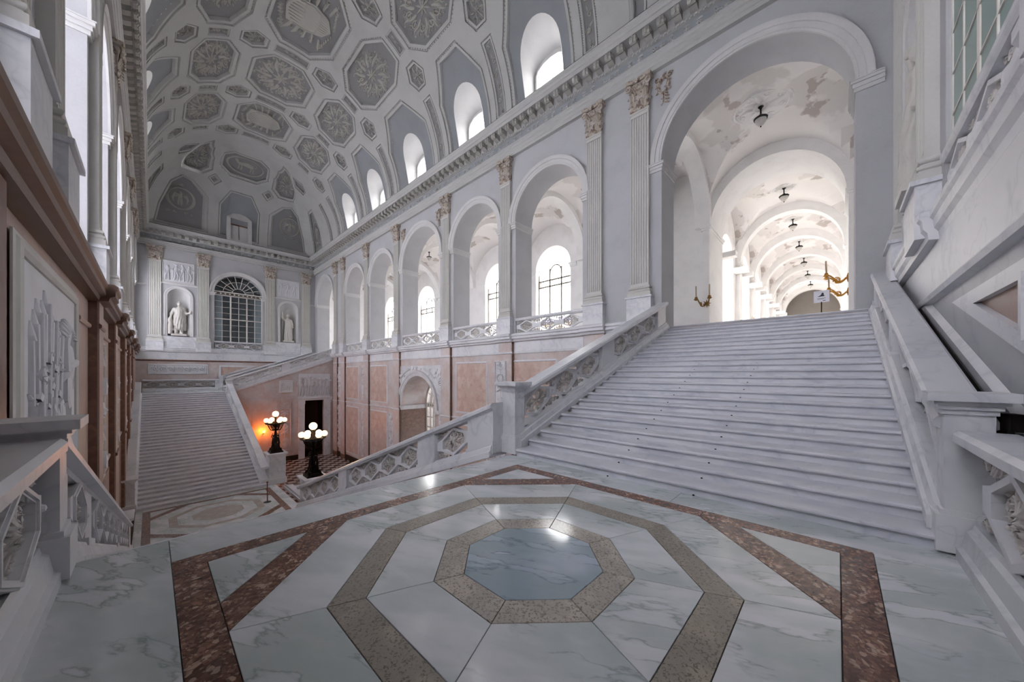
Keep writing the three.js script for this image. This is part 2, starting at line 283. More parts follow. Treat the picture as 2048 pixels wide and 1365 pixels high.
{ // masonry that carries the flights and landings
  const g = new GB();
  g.slab([[-0.95, YF], [4.6, YF], [4.6, 0 - 0.3], [-0.95, -0.3]], [], (u, v, d) => [u, v, -4.35 + d], 0, 5.4);
  g.box(4.3, YF, -17.9, 4.62, YL - 0.1, -4.3);
  g.slab([[4.4, YF], [17.8, YF], [17.8, YL - 0.1], [4.4, -0.2]], [], (u, v, d) => [4.3 + d, v, -u], 0, 0.3);
  g.slab([[23.5, YF], [36.9, YF], [36.9, -0.2], [23.5, YL - 0.1]], [], (u, v, d) => [4.3 + d, v, -u], 0, 0.3);
  g.slab([[4.6, YF], [12.65, YF], [12.65, YG - 0.25], [4.6, -0.2]], [], (u, v, d) => [u, v, -4.6 + d], 0, 0.3);
  const o = mk('wall_under_stairs', g, M.pink); o.userData.kind = 'structure'; o.userData.label = 'pink marble supporting walls below the flights'; o.userData.category = 'wall';
}

// ---------- ornament: carved strokes in a plane (x, y) with height z ----------
class Orn {
  constructor() { this.t = []; }
  tri(a, b, c) { this.t.push([a, b, c]); }
  stroke(pts, w, h, w1 = 0.15, both = false) {                     // a leaf-like ridge along pts; w and h taper to the share w1 at its end
    const n = pts.length, sec = pts.map((p, i) => {
      const a = pts[max(0, i - 1)], b = pts[min(n - 1, i + 1)], dx = b[0] - a[0], dy = b[1] - a[1], l = hypot(dx, dy) || 1, k = i / (n - 1), ww = w * mix(0.55 + 1.6 * k * (1 - k) * 1.1, w1, k * k), hh = h * mix(1, max(w1, 0.3), k);
      return [[p[0] - dy / l * ww, p[1] + dx / l * ww, 0], [p[0] - dy / l * ww * 0.45, p[1] + dx / l * ww * 0.45, hh * 0.85], [p[0] + dy / l * ww * 0.45, p[1] - dx / l * ww * 0.45, hh], [p[0] + dy / l * ww, p[1] - dx / l * ww, 0]];
    });
    for (let i = 0; i + 1 < n; i++) for (let j = 0; j < 3; j++) { const a = sec[i][j], b = sec[i][j + 1], c = sec[i + 1][j + 1], d = sec[i + 1][j]; this.tri(a, b, c); this.tri(a, c, d); if (both) { const f = (p) => [p[0], p[1], -p[2]]; this.tri(f(a), f(c), f(b)); this.tri(f(a), f(d), f(c)); } }
    return this;
  }
  spiral(cx, cy, r, a0, turns, w, h, both, n = 14) { return this.stroke(range(n, (i) => { const k = i / (n - 1), a = a0 + turns * 2 * PI * k, q = r * (1 - 0.82 * k); return [cx + q * cos(a), cy + q * sin(a)]; }), w, h, 0.55, both).dome(cx, cy, r * 0.24, h * 1.1, 6, both); }
  leaf(x, y, a, l, w, h, bend = 0, both = false) { return this.stroke(range(5, (i) => { const k = i / 4, t = a + bend * k; return [x + l * k * cos(t), y + l * k * sin(t)]; }), w, h, 0.12, both); }
  dome(x, y, r, h, n = 8, both = false) {
    for (const s of both ? [1, -1] : [1]) for (let i = 0; i < n; i++) { const a = i / n * 2 * PI, b = (i + 1) / n * 2 * PI, P = (t, q, z) => [x + r * q * cos(t), y + r * q * sin(t), s * z * h]; this.tri(P(a, 1, 0), P(b, 1, 0), P(b, 0.7, 0.7)); this.tri(P(a, 1, 0), P(b, 0.7, 0.7), P(a, 0.7, 0.7)); this.tri(P(a, 0.7, 0.7), P(b, 0.7, 0.7), [x, y, s * h]); }
    return this;
  }
  rosette(x, y, r, h, n = 8, both = false) { for (let i = 0; i < n; i++) this.leaf(x + r * 0.2 * cos(i / n * 2 * PI), y + r * 0.2 * sin(i / n * 2 * PI), i / n * 2 * PI, r * 0.8, r * 1.5 / n, h, 0.1, both); return this.dome(x, y, r * 0.3, h * 1.35, 7, both); }
  palmette(x, y, r, h, a = PI / 2, n = 7, both = false) { for (let i = 0; i < n; i++) { const k = i / (n - 1) - 0.5; this.leaf(x, y, a + k * 2.3, r * (1 - 0.5 * abs(k)), r * 0.11, h, k * 0.7, both); } return this.dome(x, y, r * 0.16, h * 1.2, 6, both); }
  ring(x, y, rx, ry, w, h, n = 28) { return this.stroke(range(n + 1, (i) => [x + rx * cos(i / n * 2 * PI), y + ry * sin(i / n * 2 * PI)]), w, h, 1); }
  plate(poly, h, b = 0.012) {                                       // raised flat plate with bevelled rim
    const q = inset(poly, b), n = poly.length; for (let i = 0; i < n; i++) { const j = (i + 1) % n; this.tri([...poly[i], 0], [...poly[j], 0], [...poly[j], h * 0.8]); this.tri([...poly[i], 0], [...poly[j], h * 0.8], [...poly[i], h * 0.8]); this.tri([...poly[i], h * 0.8], [...poly[j], h * 0.8], [...q[j], h]); this.tri([...poly[i], h * 0.8], [...q[j], h], [...q[i], h]); }
    for (const [a, b2, c] of THREE.ShapeUtils.triangulateShape(q.map((p) => new THREE.Vector2(...p)), [])) this.tri([...q[a], h], [...q[b2], h], [...q[c], h]);
    return this;
  }
  add(o, f) { for (const [a, b, c] of o.t) this.tri(f(a), f(b), f(c)); return this; }
  sym(fx, fy) { const o = [...this.t]; if (fx) for (const t of o) this.tri(...t.map((p) => [-p[0], p[1], p[2]])); if (fy) { const q = [...this.t]; for (const t of q) this.tri(...t.map((p) => [p[0], -p[1], p[2]])); } return this; }
  turn(n) { const o = [...this.t]; for (let k = 1; k < n; k++) { const c = cos(k / n * 2 * PI), s = sin(k / n * 2 * PI); for (const t of o) this.tri(...t.map((p) => [p[0] * c - p[1] * s, p[0] * s + p[1] * c, p[2]])); } return this; }
  scale(sx, sy = sx, sz = 1) { for (const t of this.t) for (let i = 0; i < 3; i++) t[i] = [t[i][0] * sx, t[i][1] * sy, t[i][2] * sz]; return this; }
  gb(map = (x, y, z) => [x, y, z]) { const g = new GB(); for (const [a, b, c] of this.t) g.tri(map(...a), map(...b), map(...c)); return g; }
}
// a figure in relief: head, trunk, limbs and falling cloth
function figure(o, x, y, H, h, pose = 0) {
  const s = pose % 2 ? 1 : -1, q = H / 8;
  o.dome(x + s * q * 0.15, y + H - q * 0.55, q * 0.5, h * 1.2, 8); o.stroke([[x, y + H - q], [x - s * q * 0.1, y + H * 0.7], [x, y + H * 0.52]], q * 0.85, h, 0.8);
  o.stroke([[x + q * 0.5, y + H * 0.8], [x + q * (1.2 + 0.5 * s), y + H * (0.7 + 0.06 * (pose % 3))], [x + q * (1.9 + 0.3 * s), y + H * (0.62 + 0.13 * (pose % 3))]], q * 0.3, h * 0.9, 0.7);
  o.stroke([[x - q * 0.5, y + H * 0.8], [x - q * 1.2, y + H * 0.66], [x - q * (1.1 - 0.5 * s), y + H * 0.52]], q * 0.3, h * 0.9, 0.7);
  o.stroke([[x + q * 0.25, y + H * 0.54], [x + q * (0.6 + 0.3 * s), y + H * 0.28], [x + q * 0.4, y]], q * 0.46, h * 0.85, 0.55); o.stroke([[x - q * 0.25, y + H * 0.54], [x - q * (0.6 - 0.4 * s), y + H * 0.27], [x - q * (0.8 - 0.2 * s), y]], q * 0.46, h * 0.85, 0.55);
  for (let k = 0; k < 4; k++) o.stroke([[x - q * 0.9 + k * q * 0.5, y + H * 0.56], [x - q + k * q * 0.6, y + H * 0.3], [x - q * 1.2 + k * q * 0.75, y + H * 0.06]], q * 0.16, h * 0.6, 0.6);
}
// ---------- long walls: arcade wall (right in the hall) and plain-sided twin (left) ----------
// Local frame of a wall: x along it, y up, z out into the hall.
const SIDE = { arcade: { pos: [BW, 0, -AC], turn: -PI / 2 }, left: { pos: [BL, 0, -AC], turn: PI / 2 } };
const band = (prof, x0, x1, g = new GB()) => g.loft(prof, (u, v, t) => [t, v, u], [x0, x1]);
const archBand = (cx, hw, ys, y0, prof, g = new GB(), n = 32) => g.loft(prof, (u, v, t) => t < 0 ? [cx + hw + u, y0, v] : t > 1 ? [cx - hw - u, y0, v] : [cx + (hw + u) * cos(t * PI), ys + (hw + u) * sin(t * PI), v], y0 < ys ? [-1, ...range(n + 1, (i) => i / n), 2] : range(n + 1, (i) => i / n));
const ARCHIVOLT = [[0, 0], [0, 0.06], [0.06, 0.07], [0.07, 0.09], [0.2, 0.1], [0.21, 0.13], [0.3, 0.16], [0.36, 0.16], [0.37, 0]];
function imposts(cx, hw, ys, depth, g = new GB()) {                // moulded block that turns into the opening on both sides
  for (const s of [-1, 1]) for (const [y0, y1, p] of [[-0.3, -0.2, 0.03], [-0.2, -0.1, 0.06], [-0.1, -0.03, 0.1], [-0.03, 0, 0.12]])
    g.box(min(cx + s * (hw - p), cx + s * (hw + 0.52)), ys + y0, -depth, max(cx + s * (hw - p), cx + s * (hw + 0.52)), ys + y1, p + 0.02);
  return g;
}
const brown = std({ map: tPink, color: 0x8a7060, roughness: 0.4 });
const LEDGE = [[0, 3.1], [0.16, 3.12], [0.18, 3.2], [0.26, 3.24], [0.26, 3.34], [0.3, 3.38], [0.3, 3.46], [0.24, 3.5], [0, 3.5]];
function frame(x0, y0, x1, y1, w = 0.09, p = 0.05, g = new GB()) {
  const pts = [[x0, y0], [x1, y0], [x1, y1], [x0, y1]], dir = [[-1, -1], [1, -1], [1, 1], [-1, 1]];
  return g.strip([[0, 0], [0.004, p * 0.6], [w * 0.25, p], [w * 0.6, p * 0.8], [w * 0.75, p * 0.45], [w, p * 0.3], [w + 0.002, 0]], (u, v, t) => [pts[t % 4][0] + dir[t % 4][0] * u, pts[t % 4][1] + dir[t % 4][1] * u, v], [0, 1, 2, 3, 4]);
}
function longWall(which) {
  const S = SIDE[which], arc = which === 'arcade', w = struct(arc ? 'wall_arcade' : 'wall_left', arc ? 'tall arcade wall with round arches above pink marble panelling' : 'shadowed long wall with tall window bays above rose marble panelling', S.pos, S.turn);
  const holes = ARCH.map(([x, hw]) => archHole(x, hw, 3.12 + 0.06, YS));
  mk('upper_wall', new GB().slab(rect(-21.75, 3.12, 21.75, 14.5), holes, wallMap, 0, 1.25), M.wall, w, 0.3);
  const low = arc ? M.pink : std({ map: tPink, color: 0xe2d0c4, roughness: 0.42 });
  mk('lower_wall', new GB().slab(rect(-21.75, YF - 0.1, 21.75, 3.12), arc ? [archHole(-0.35, 2.2, YF, -0.85)] : [], wallMap, 0, arc ? 2.4 : 0.6), low, w, 0.3);
  for (const [x, hw] of ARCH) {
    mk('archivolt', archBand(x, hw, YS, YS, ARCHIVOLT), M.white, w, 0.35);
    mk('impost', imposts(x, hw, YS, 1.24), M.white, w);
  }
  // string course and the two lower bands, base
  mk('ledge', band(LEDGE, -21.7, arc ? 15.95 : 21.7), arc ? M.marble : brown, w);
  const bp = [[0, 2.5], [0.03, 2.5], [0.05, 2.53], [0.05, 2.58], [0.02, 2.61], [0, 2.61]];
  mk('band', band(bp, arc ? -16.3 : -10.4, arc ? 15.95 : 21.7), arc ? M.marble : low, w); mk('band', band(bp.map(([u, v]) => [u, v - 3.68]), -16.3, arc ? -2.62 : 15.9), arc ? M.marble : low, w); if (arc) mk('band', band(bp.map(([u, v]) => [u, v - 3.68]), 1.92, 15.9), M.marble, w);
  mk('base', band([[0, YF], [0.1, YF], [0.1, YF + 0.38], [0.06, YF + 0.44], [0, YF + 0.44]], -16.1, 16.1), arc ? M.black : M.rose, w);
  if (arc) mk('frieze_slab', new GB().box(-16.2, 2.61, 0, 15.9, 3.1, 0.015), M.marble, w);
  for (const s of [-1, 1]) for (const o of PIL) {                  // shallow piers under the pilasters
    const x = s * o; if (arc && x > 15 || (!arc && x < -13)) continue;
    mk('pier', new GB().box(x - 0.5, YF, 0, x + 0.5, 3.1, 0.13), M.rose, w); mk('pier_face', new GB().box(x - 0.47, YF + 0.4, 0.13, x + 0.47, 3.1, 0.16), low, w);
    mk('ledge_return', band(LEDGE.map(([u, v]) => [u + 0.14, v]), x - 0.56, x + 0.56), arc ? M.marble : brown, w);
    mk('pier_band', band(bp.map(([u, v]) => [u + 0.15, v]), x - 0.53, x + 0.53), arc ? M.marble : M.rose, w); mk('pier_band', band(bp.map(([u, v]) => [u + 0.15, v - 3.68]), x - 0.53, x + 0.53), arc ? M.marble : M.rose, w);
  }
  if (!arc) { mk('pier', new GB().box(-18.2, YF, 0, -15.62, 3.1, 0.12), M.rose, w); }
  return w;
}
const wallArcade = longWall('arcade'), wallLeft = longWall('left');
ARCH.forEach(([x, hw], i) => {                         // windows of the left wall: sash bars with pale blinds drawn behind the panes
  const w = struct('window_' + (31 + i), 'tall arched window with pale drawn blind in the left wall, ' + ['middle bay', 'fourth bay', 'second bay', 'fifth bay', 'nearest full bay', 'far corner', 'near corner'][i], [BL - 0.95, 0, -(AC + x)], PI / 2);
  mk('blind', new GB().slab(archHole(0, hw, 3.2, YS).reverse(), [], (u, v, d) => [u, v, d - 0.12], 0, 0.004), M.blind, w);
  for (let k = -2; k <= 2; k++) mk('muntin', new GB().box(k * hw / 2.5 - 0.03, 3.2, -0.03, k * hw / 2.5 + 0.03, YS, 0.03), M.sash, w);
  for (let k = 0; k <= 6; k++) mk('muntin', new GB().box(-hw, 3.25 + k * 0.97, -0.03, hw, 3.3 + k * 0.97, 0.03), M.sash, w);
  mk('pane', new GB().slab(archHole(0, hw, 3.2, YS).reverse(), [], (u, v, d) => [u, v, d], 0, 0.004), M.glass, w);
});
{ // lower doorway in the arcade wall: archivolt, impost, white glazed screen, passage
  const w = wallArcade, cx = -0.35;
  mk('door_archivolt', archBand(cx, 2.2, -0.85, -0.85, ARCHIVOLT), M.marble, w, 0.35); mk('door_impost', imposts(cx, 2.2, -0.85, 2.3), M.marble, w);
  for (const s of [-1, 1]) mk('door_jamb', new GB().box(cx + s * 2.19 - 0.02, YF, -2.3, cx + s * 2.19 + 0.02, -1.15, -0.0), M.rose, w);
}
// panels set in the lower arcade wall (x0, x1 in local coordinates, from the far end)
const PANELX = [[20.65 - 28.34, 20.65 - 25.43], [20.65 - 33.46, 20.65 - 30.75], [20.65 - 16.56, 20.65 - 13.93], [8.75, 11.4]];
for (const [x0, x1] of PANELX) for (const [y0, y1] of [[-0.75, 2.1], [-5.75, -1.55]]) {
  const p = mk('panel', new GB().box(x0, y0, 0, x1, y1, 0.012), M.peach, wallArcade); mk('panel_frame', frame(x0 + 0.02, y0 + 0.02, x1 - 0.02, y1 - 0.02, 0.1, 0.045), M.marble, p, 0.3);
}
for (let k = 0; k < 4; k++) for (const [y0, y1] of [[0.74 - 1.6, 2.72], [-5.9, -1.5]]) {   // plain fields of the left wall between its reliefs
  const x0 = [-10.9, -5.9, 2.2, 9.0][k] + (y0 < -2 ? 0 : 100); if (x0 > 50) continue;
  mk('panel', new GB().box(x0, y0, 0, x0 + 2.4, y1, 0.02), std({ map: tPink, color: 0xcdb6a8, roughness: 0.4 }), wallLeft);
}

// ---------- end walls ----------
const ENDPIL = [-5.64, -2.54, 2.58, 5.86], NICHE = [-4.15, 4.2];
function endWall(near) {
  const w = struct(near ? 'wall_near' : 'wall_end', near ? 'end wall above the right flight with tall shuttered window and statue niche' : 'far end wall with two statue niches and a tall arched window', near ? [BC, 0, -AN] : [BC, 0, -AF], near ? PI : 0);
  const holes = [archHole(0.08, 1.86, 3.86, 9.16), ...NICHE.map((x) => archHole(x, 0.72, 4.85, 8.3, 16))];
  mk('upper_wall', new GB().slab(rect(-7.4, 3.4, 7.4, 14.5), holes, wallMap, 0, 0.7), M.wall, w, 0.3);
  mk('lower_wall', new GB().box(-7.4, YF - 0.1, -0.7, 7.4, 3.4, 0), near ? std({ map: tMarble, color: 0xcfcfd2, roughness: 0.4 }) : M.pink, w);
  mk('archivolt', archBand(0.08, 1.86, 9.16, 9.16, ARCHIVOLT), M.white, w, 0.35); mk('impost', imposts(0.08, 1.86, 9.16, 0.4), M.white, w);
  for (const x of NICHE) {
    const g = new GB(), ts = range(13, (i) => i / 12), pt = (q, a) => [x + 0.72 * cos(a) * 1, q, -0.62 * sin(a)];
    g.grid(14, 1, (u, v) => pt(mix(4.85, 8.3, v), u * PI)); g.grid(14, 8, (u, v) => { const b = v * PI / 2; return [x + 0.72 * cos(b) * cos(u * PI), 8.3 + 0.72 * sin(b), -0.62 * cos(b) * sin(u * PI)]; });
    g.loft([[0, 0], [1, 0], [1, 0.02], [0, 0.02]], (u, v, t) => [x + mix(-0.72, 0.72, t), 4.83 + v, -0.62 * u * sqrt(max(0, 1 - (2 * t - 1) ** 2))], ts);
    mk('niche', g, M.white, w, 0.5); mk('niche_frame', archBand(x, 0.72, 8.3, 4.85, [[0, 0], [0, 0.05], [0.05, 0.07], [0.12, 0.07], [0.14, 0.1], [0.22, 0.1], [0.24, 0]], new GB(), 20), M.white, w, 0.4);
    mk('niche_band', band([[0, 9.35], [0.05, 9.36], [0.1, 9.43], [0.1, 9.5], [0, 9.5]], x - 1.2, x + 1.2), M.white, w);
    mk('niche_dado', new GB().box(x - 1.15, 3.6, 0, x + 1.15, 4.78, 0.1), M.marble, w);
  }
  const L = [[0, 3.4], [0.05, 3.42], [0.06, 3.52], [0.1, 3.58], [0.11, 3.7], [0.14, 3.74], [0.14, 3.82], [0, 3.84]];
  for (const [a, b, o] of [[-7.4, -1.82, 0.1], [-1.82, 1.82, 0], [1.82, 7.4, 0.1]]) mk('ledge', band(L.map(([u, v]) => [u ? u + o : 0, v]), a, b), M.marble, w);
  mk('dado', new GB().box(-7.3, 2.72, 0, 7.3, 3.4, 0.06), M.marble, w);
  mk('dado_band', band([[0, 2.6], [0.08, 2.62], [0.1, 2.68], [0.06, 2.74], [0, 2.74]], -7.3, 7.3), near ? M.marble : M.rose, w);
  for (const x of [-6.75, 6.75]) mk('corner_band', band([[0, 9.02], [0.04, 9.03], [0.08, 9.1], [0.08, 9.16], [0, 9.16]], x - 0.6, x + 0.6), M.white, w);
  return w;
}
const wallEnd = endWall(false), wallNear = endWall(true);
function endWindow(near) {
  const w = struct(near ? 'window_1' : 'window_2', near ? 'tall window with grey-green shutters behind its panes above the right ledge' : 'tall arched window with dark panes and fan light between the statues', near ? [BC + 0.08 * -1, 0, -AN] : [BC + 0.08, 0, -AF], near ? PI : 0);
  const z = near ? -0.07 : -0.2, sash = M.sash, bar = (x0, y0, x1, y1, d = near ? 0.02 : 0.05) => mk('muntin', new GB().box(x0, y0, z - d, x1, y1, z + d), sash, w);
  const yt = 9.0, xs = [-1.86, -1.26, -0.63, 0, 0.63, 1.26, 1.86], rows = 8, y0 = 4.5;
  const pane = mk('backing_room', new GB().box(-2.6, 3.9, -3.4, 2.6, 11.4, -3.3).box(-2.6, 3.9, -3.4, -2.5, 11.4, -0.7).box(2.5, 3.9, -3.4, 2.6, 11.4, -0.7).box(-2.6, 3.9, -3.4, 2.6, 4, -0.7).box(-2.6, 11.3, -3.4, 2.6, 11.4, -0.7), M.room, w);
  for (let i = 0; i < 6; i++) for (let j = 0; j < rows; j++) {
    const a = xs[i], b = xs[i + 1], c = mix(y0, yt, j / rows), d = mix(y0, yt, (j + 1) / rows);
    mk('pane', new GB().box(a + 0.015, c + 0.015, z - 0.006, b - 0.015, d - 0.015, z + 0.006), near ? M.frost : M.glass, w);
    if (near || i === 0 || i === 5) mk('shutter', new GB().box(a + 0.02, c + 0.02, z - 0.14, b - 0.02, d - 0.02, z - 0.11), near ? M.shutter : M.room, w);
  }
  for (const [i, x] of xs.entries()) { const t = i === 2 || i === 4 ? 0.05 : i === 0 || i === 6 ? 0.05 : 0.016; bar(x - t, y0, x + t, yt); }
  for (let j = 0; j <= rows; j++) bar(-1.86, mix(y0, yt, j / rows) - (j % 4 ? 0.012 : 0.04), 1.86, mix(y0, yt, j / rows) + (j % 4 ? 0.012 : 0.04));
  bar(-1.86, 9.0, 1.86, 9.06); bar(-1.86, 9.3, 1.86, 9.38);
  mk('transom', new GB().box(-1.86, 9.06, z - 0.03, 1.86, 9.3, z + 0.02), std({ color: 0x6a655e, roughness: 0.7 }), w);
  { const o = new Orn(); for (let k = -5; k <= 5; k++) o.rosette(k * 0.34, 9.18, 0.09, 0.03, 6); mk('transom_rosettes', o.gb((x, y, q) => [x, y, z + 0.02 + q]), M.sash, w); }
  const rays = 9, cy = 9.34; for (let k = 1; k < rays; k++) { const a = k / rays * PI; mk('fan_bar', new GB().tube([[0.5 * cos(a), cy + 0.46 * sin(a), z], [1.86 * cos(a), cy + 1.68 * sin(a), z]], 0.022, 5), sash, w); }
  for (const r of [0.5, 1.18]) mk('fan_arc', new GB().tube(range(25, (i) => [r * cos(i / 24 * PI), cy + r * 0.92 * sin(i / 24 * PI), z]), 0.022, 5), sash, w, 0.6);
  for (let k = 0; k < rays; k++) for (const [r0, r1] of [[0.02, 0.5], [0.5, 1.18], [1.18, 1.9]]) { if (r0 < 0.1 && k) continue; const a = r0 < 0.1 ? 0 : k / rays * PI, b = r0 < 0.1 ? PI : (k + 1) / rays * PI; mk('pane', new GB().grid(6, 1, (u, v) => [mix(r0, r1, v) * cos(mix(a, b, u)), cy + 0.92 * mix(r0, r1, v) * sin(mix(a, b, u)), z]), M.glass, w); }
  return w;
}
endWindow(false); endWindow(true);

// ---------- entablature round the hall ----------
{
  const co = struct('trim_cornice', 'deep entablature with scrolled consoles and garland frieze round the hall'); co.userData.category = 'cornice';
  const ring = (prof, mat, name, crease = 0) => mk(name, new GB().strip(prof, (u, v, t) => { const [sx, sz] = [[1, -1], [1, 1], [-1, 1], [-1, -1]][t % 4]; return [sx > 0 ? BW - u : BL + u, v, sz > 0 ? -AN - u : -AF + u]; }, [0, 1, 2, 3, 4]), mat, co, crease);
  ring([[0, 12.46], [0.16, 12.46], [0.17, 12.58], [0.2, 12.6], [0.21, 12.74], [0.25, 12.77], [0.26, 12.86], [0.31, 12.9], [0.31, 12.95], [0.12, 12.96]], M.rib, 'architrave');
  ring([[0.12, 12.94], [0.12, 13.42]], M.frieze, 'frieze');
  ring([[0.12, 13.4], [0.2, 13.41], [0.22, 13.47], [0.26, 13.48], [0.26, 13.76], [0.6, 13.78], [0.66, 13.78], [0.67, 13.93], [0.71, 13.95], [0.74, 14.03], [0.8, 14.08], [0.82, 14.15], [0.0, 14.16]], M.rib, 'corona');
  ring([[0.8, 14.15], [0.8, 14.19], [0.77, 14.19], [0.77, 14.15]], M.dark, 'cable');
  // scrolled console
  const prof = range(13, (i) => { const a = i / 12 * 1.5 * PI + PI; return [0.3 + 0.1 * cos(a + PI), -0.14 + 0.1 * sin(a + PI)]; });
  const cg = new GB().loft([[0, 0], [0.38, 0], [0.4, -0.05], [0.4, -0.16], [0.36, -0.23], [0.29, -0.25], [0.22, -0.21], [0.16, -0.24], [0.08, -0.28], [0, -0.28]], (u, v, t) => [t, v, u], [-0.12, 0.12]);
  for (const s of [-1, 1]) cg.tube(range(15, (i) => { const a = i / 14 * 3.4 * PI, r = 0.095 * (1 - i / 17); return [s * 0.125, -0.13 + r * sin(a), 0.3 + r * cos(a)]; }), 0.016, 4);
  cg.tube([[0, -0.02, 0.41], [0, -0.12, 0.425], [0, -0.22, 0.37]], 0.04, 5);
  const cgeo = cg.geo(0.5), put = (x, z, turn) => { const c = mk('console', cgeo, M.stucco, co); c.position.set(x, 13.76, z); c.rotation.y = turn; };
  for (let i = 0; i < 88; i++) { const a = AN + 0.6 + i * 0.49; put(BW - 0.26, -a, -PI / 2); if (i > 20) put(BL + 0.26, -a, PI / 2); }
  for (let i = 0; i < 26; i++) put(BL + 0.7 + i * 0.49, -AF + 0.26, 0);
  // bead course below the consoles
  const bd = new GB(); for (let i = 0; i < 300; i++) { const a = AN + 0.5 + i * 0.142; bd.box(BW - 0.25, 13.41, -a - 0.04, BW - 0.2, 13.47, -a + 0.04); }
  mk('dentil_course', bd, M.rib, co).userData.kind = 'stuff';
  // garland unit of the frieze: palmette, swags and ribbon
  seed(11);
  const o = new Orn(); o.palmette(0, -0.04, 0.2, 0.05, PI / 2, 7).palmette(0, -0.06, 0.13, 0.05, -PI / 2, 5);
  for (const s of [-1, 1]) { o.spiral(s * 0.22, -0.1, 0.11, s > 0 ? 2.4 : 0.7, s * -1.3, 0.026, 0.045); o.spiral(s * 0.3, 0.08, 0.08, 0, s * 1.2, 0.02, 0.04); for (let k = 0; k < 9; k++) { const x = 0.34 + k * 0.05; o.dome(s * x, -0.02 - 0.14 * sin((k + 0.5) / 9 * PI * 0.9), 0.036, 0.05, 6); } o.rosette(s * 0.82, 0.02, 0.12, 0.05, 6); o.leaf(s * 0.84, -0.08, s > 0 ? -0.6 : PI + 0.6, 0.2, 0.035, 0.04, s * 0.6); o.leaf(s * 0.7, 0.12, s > 0 ? 0.5 : PI - 0.5, 0.2, 0.03, 0.04, -s * 0.5); }
  const og = o.gb().geo(0.9), swag = (x, z, turn) => { const m = mk('garland', og, M.rib, co); m.position.set(x, 13.18, z); m.rotation.y = turn; };
  for (let i = 0; i < 21; i++) { const a = AN + 1.6 + i * 2.0; swag(BW - 0.12, -a, -PI / 2); if (i > 5) swag(BL + 0.12, -a, PI / 2); }
  for (let i = 0; i < 6; i++) swag(BL + 1.3 + i * 2.2, -AF + 0.12, 0);
}

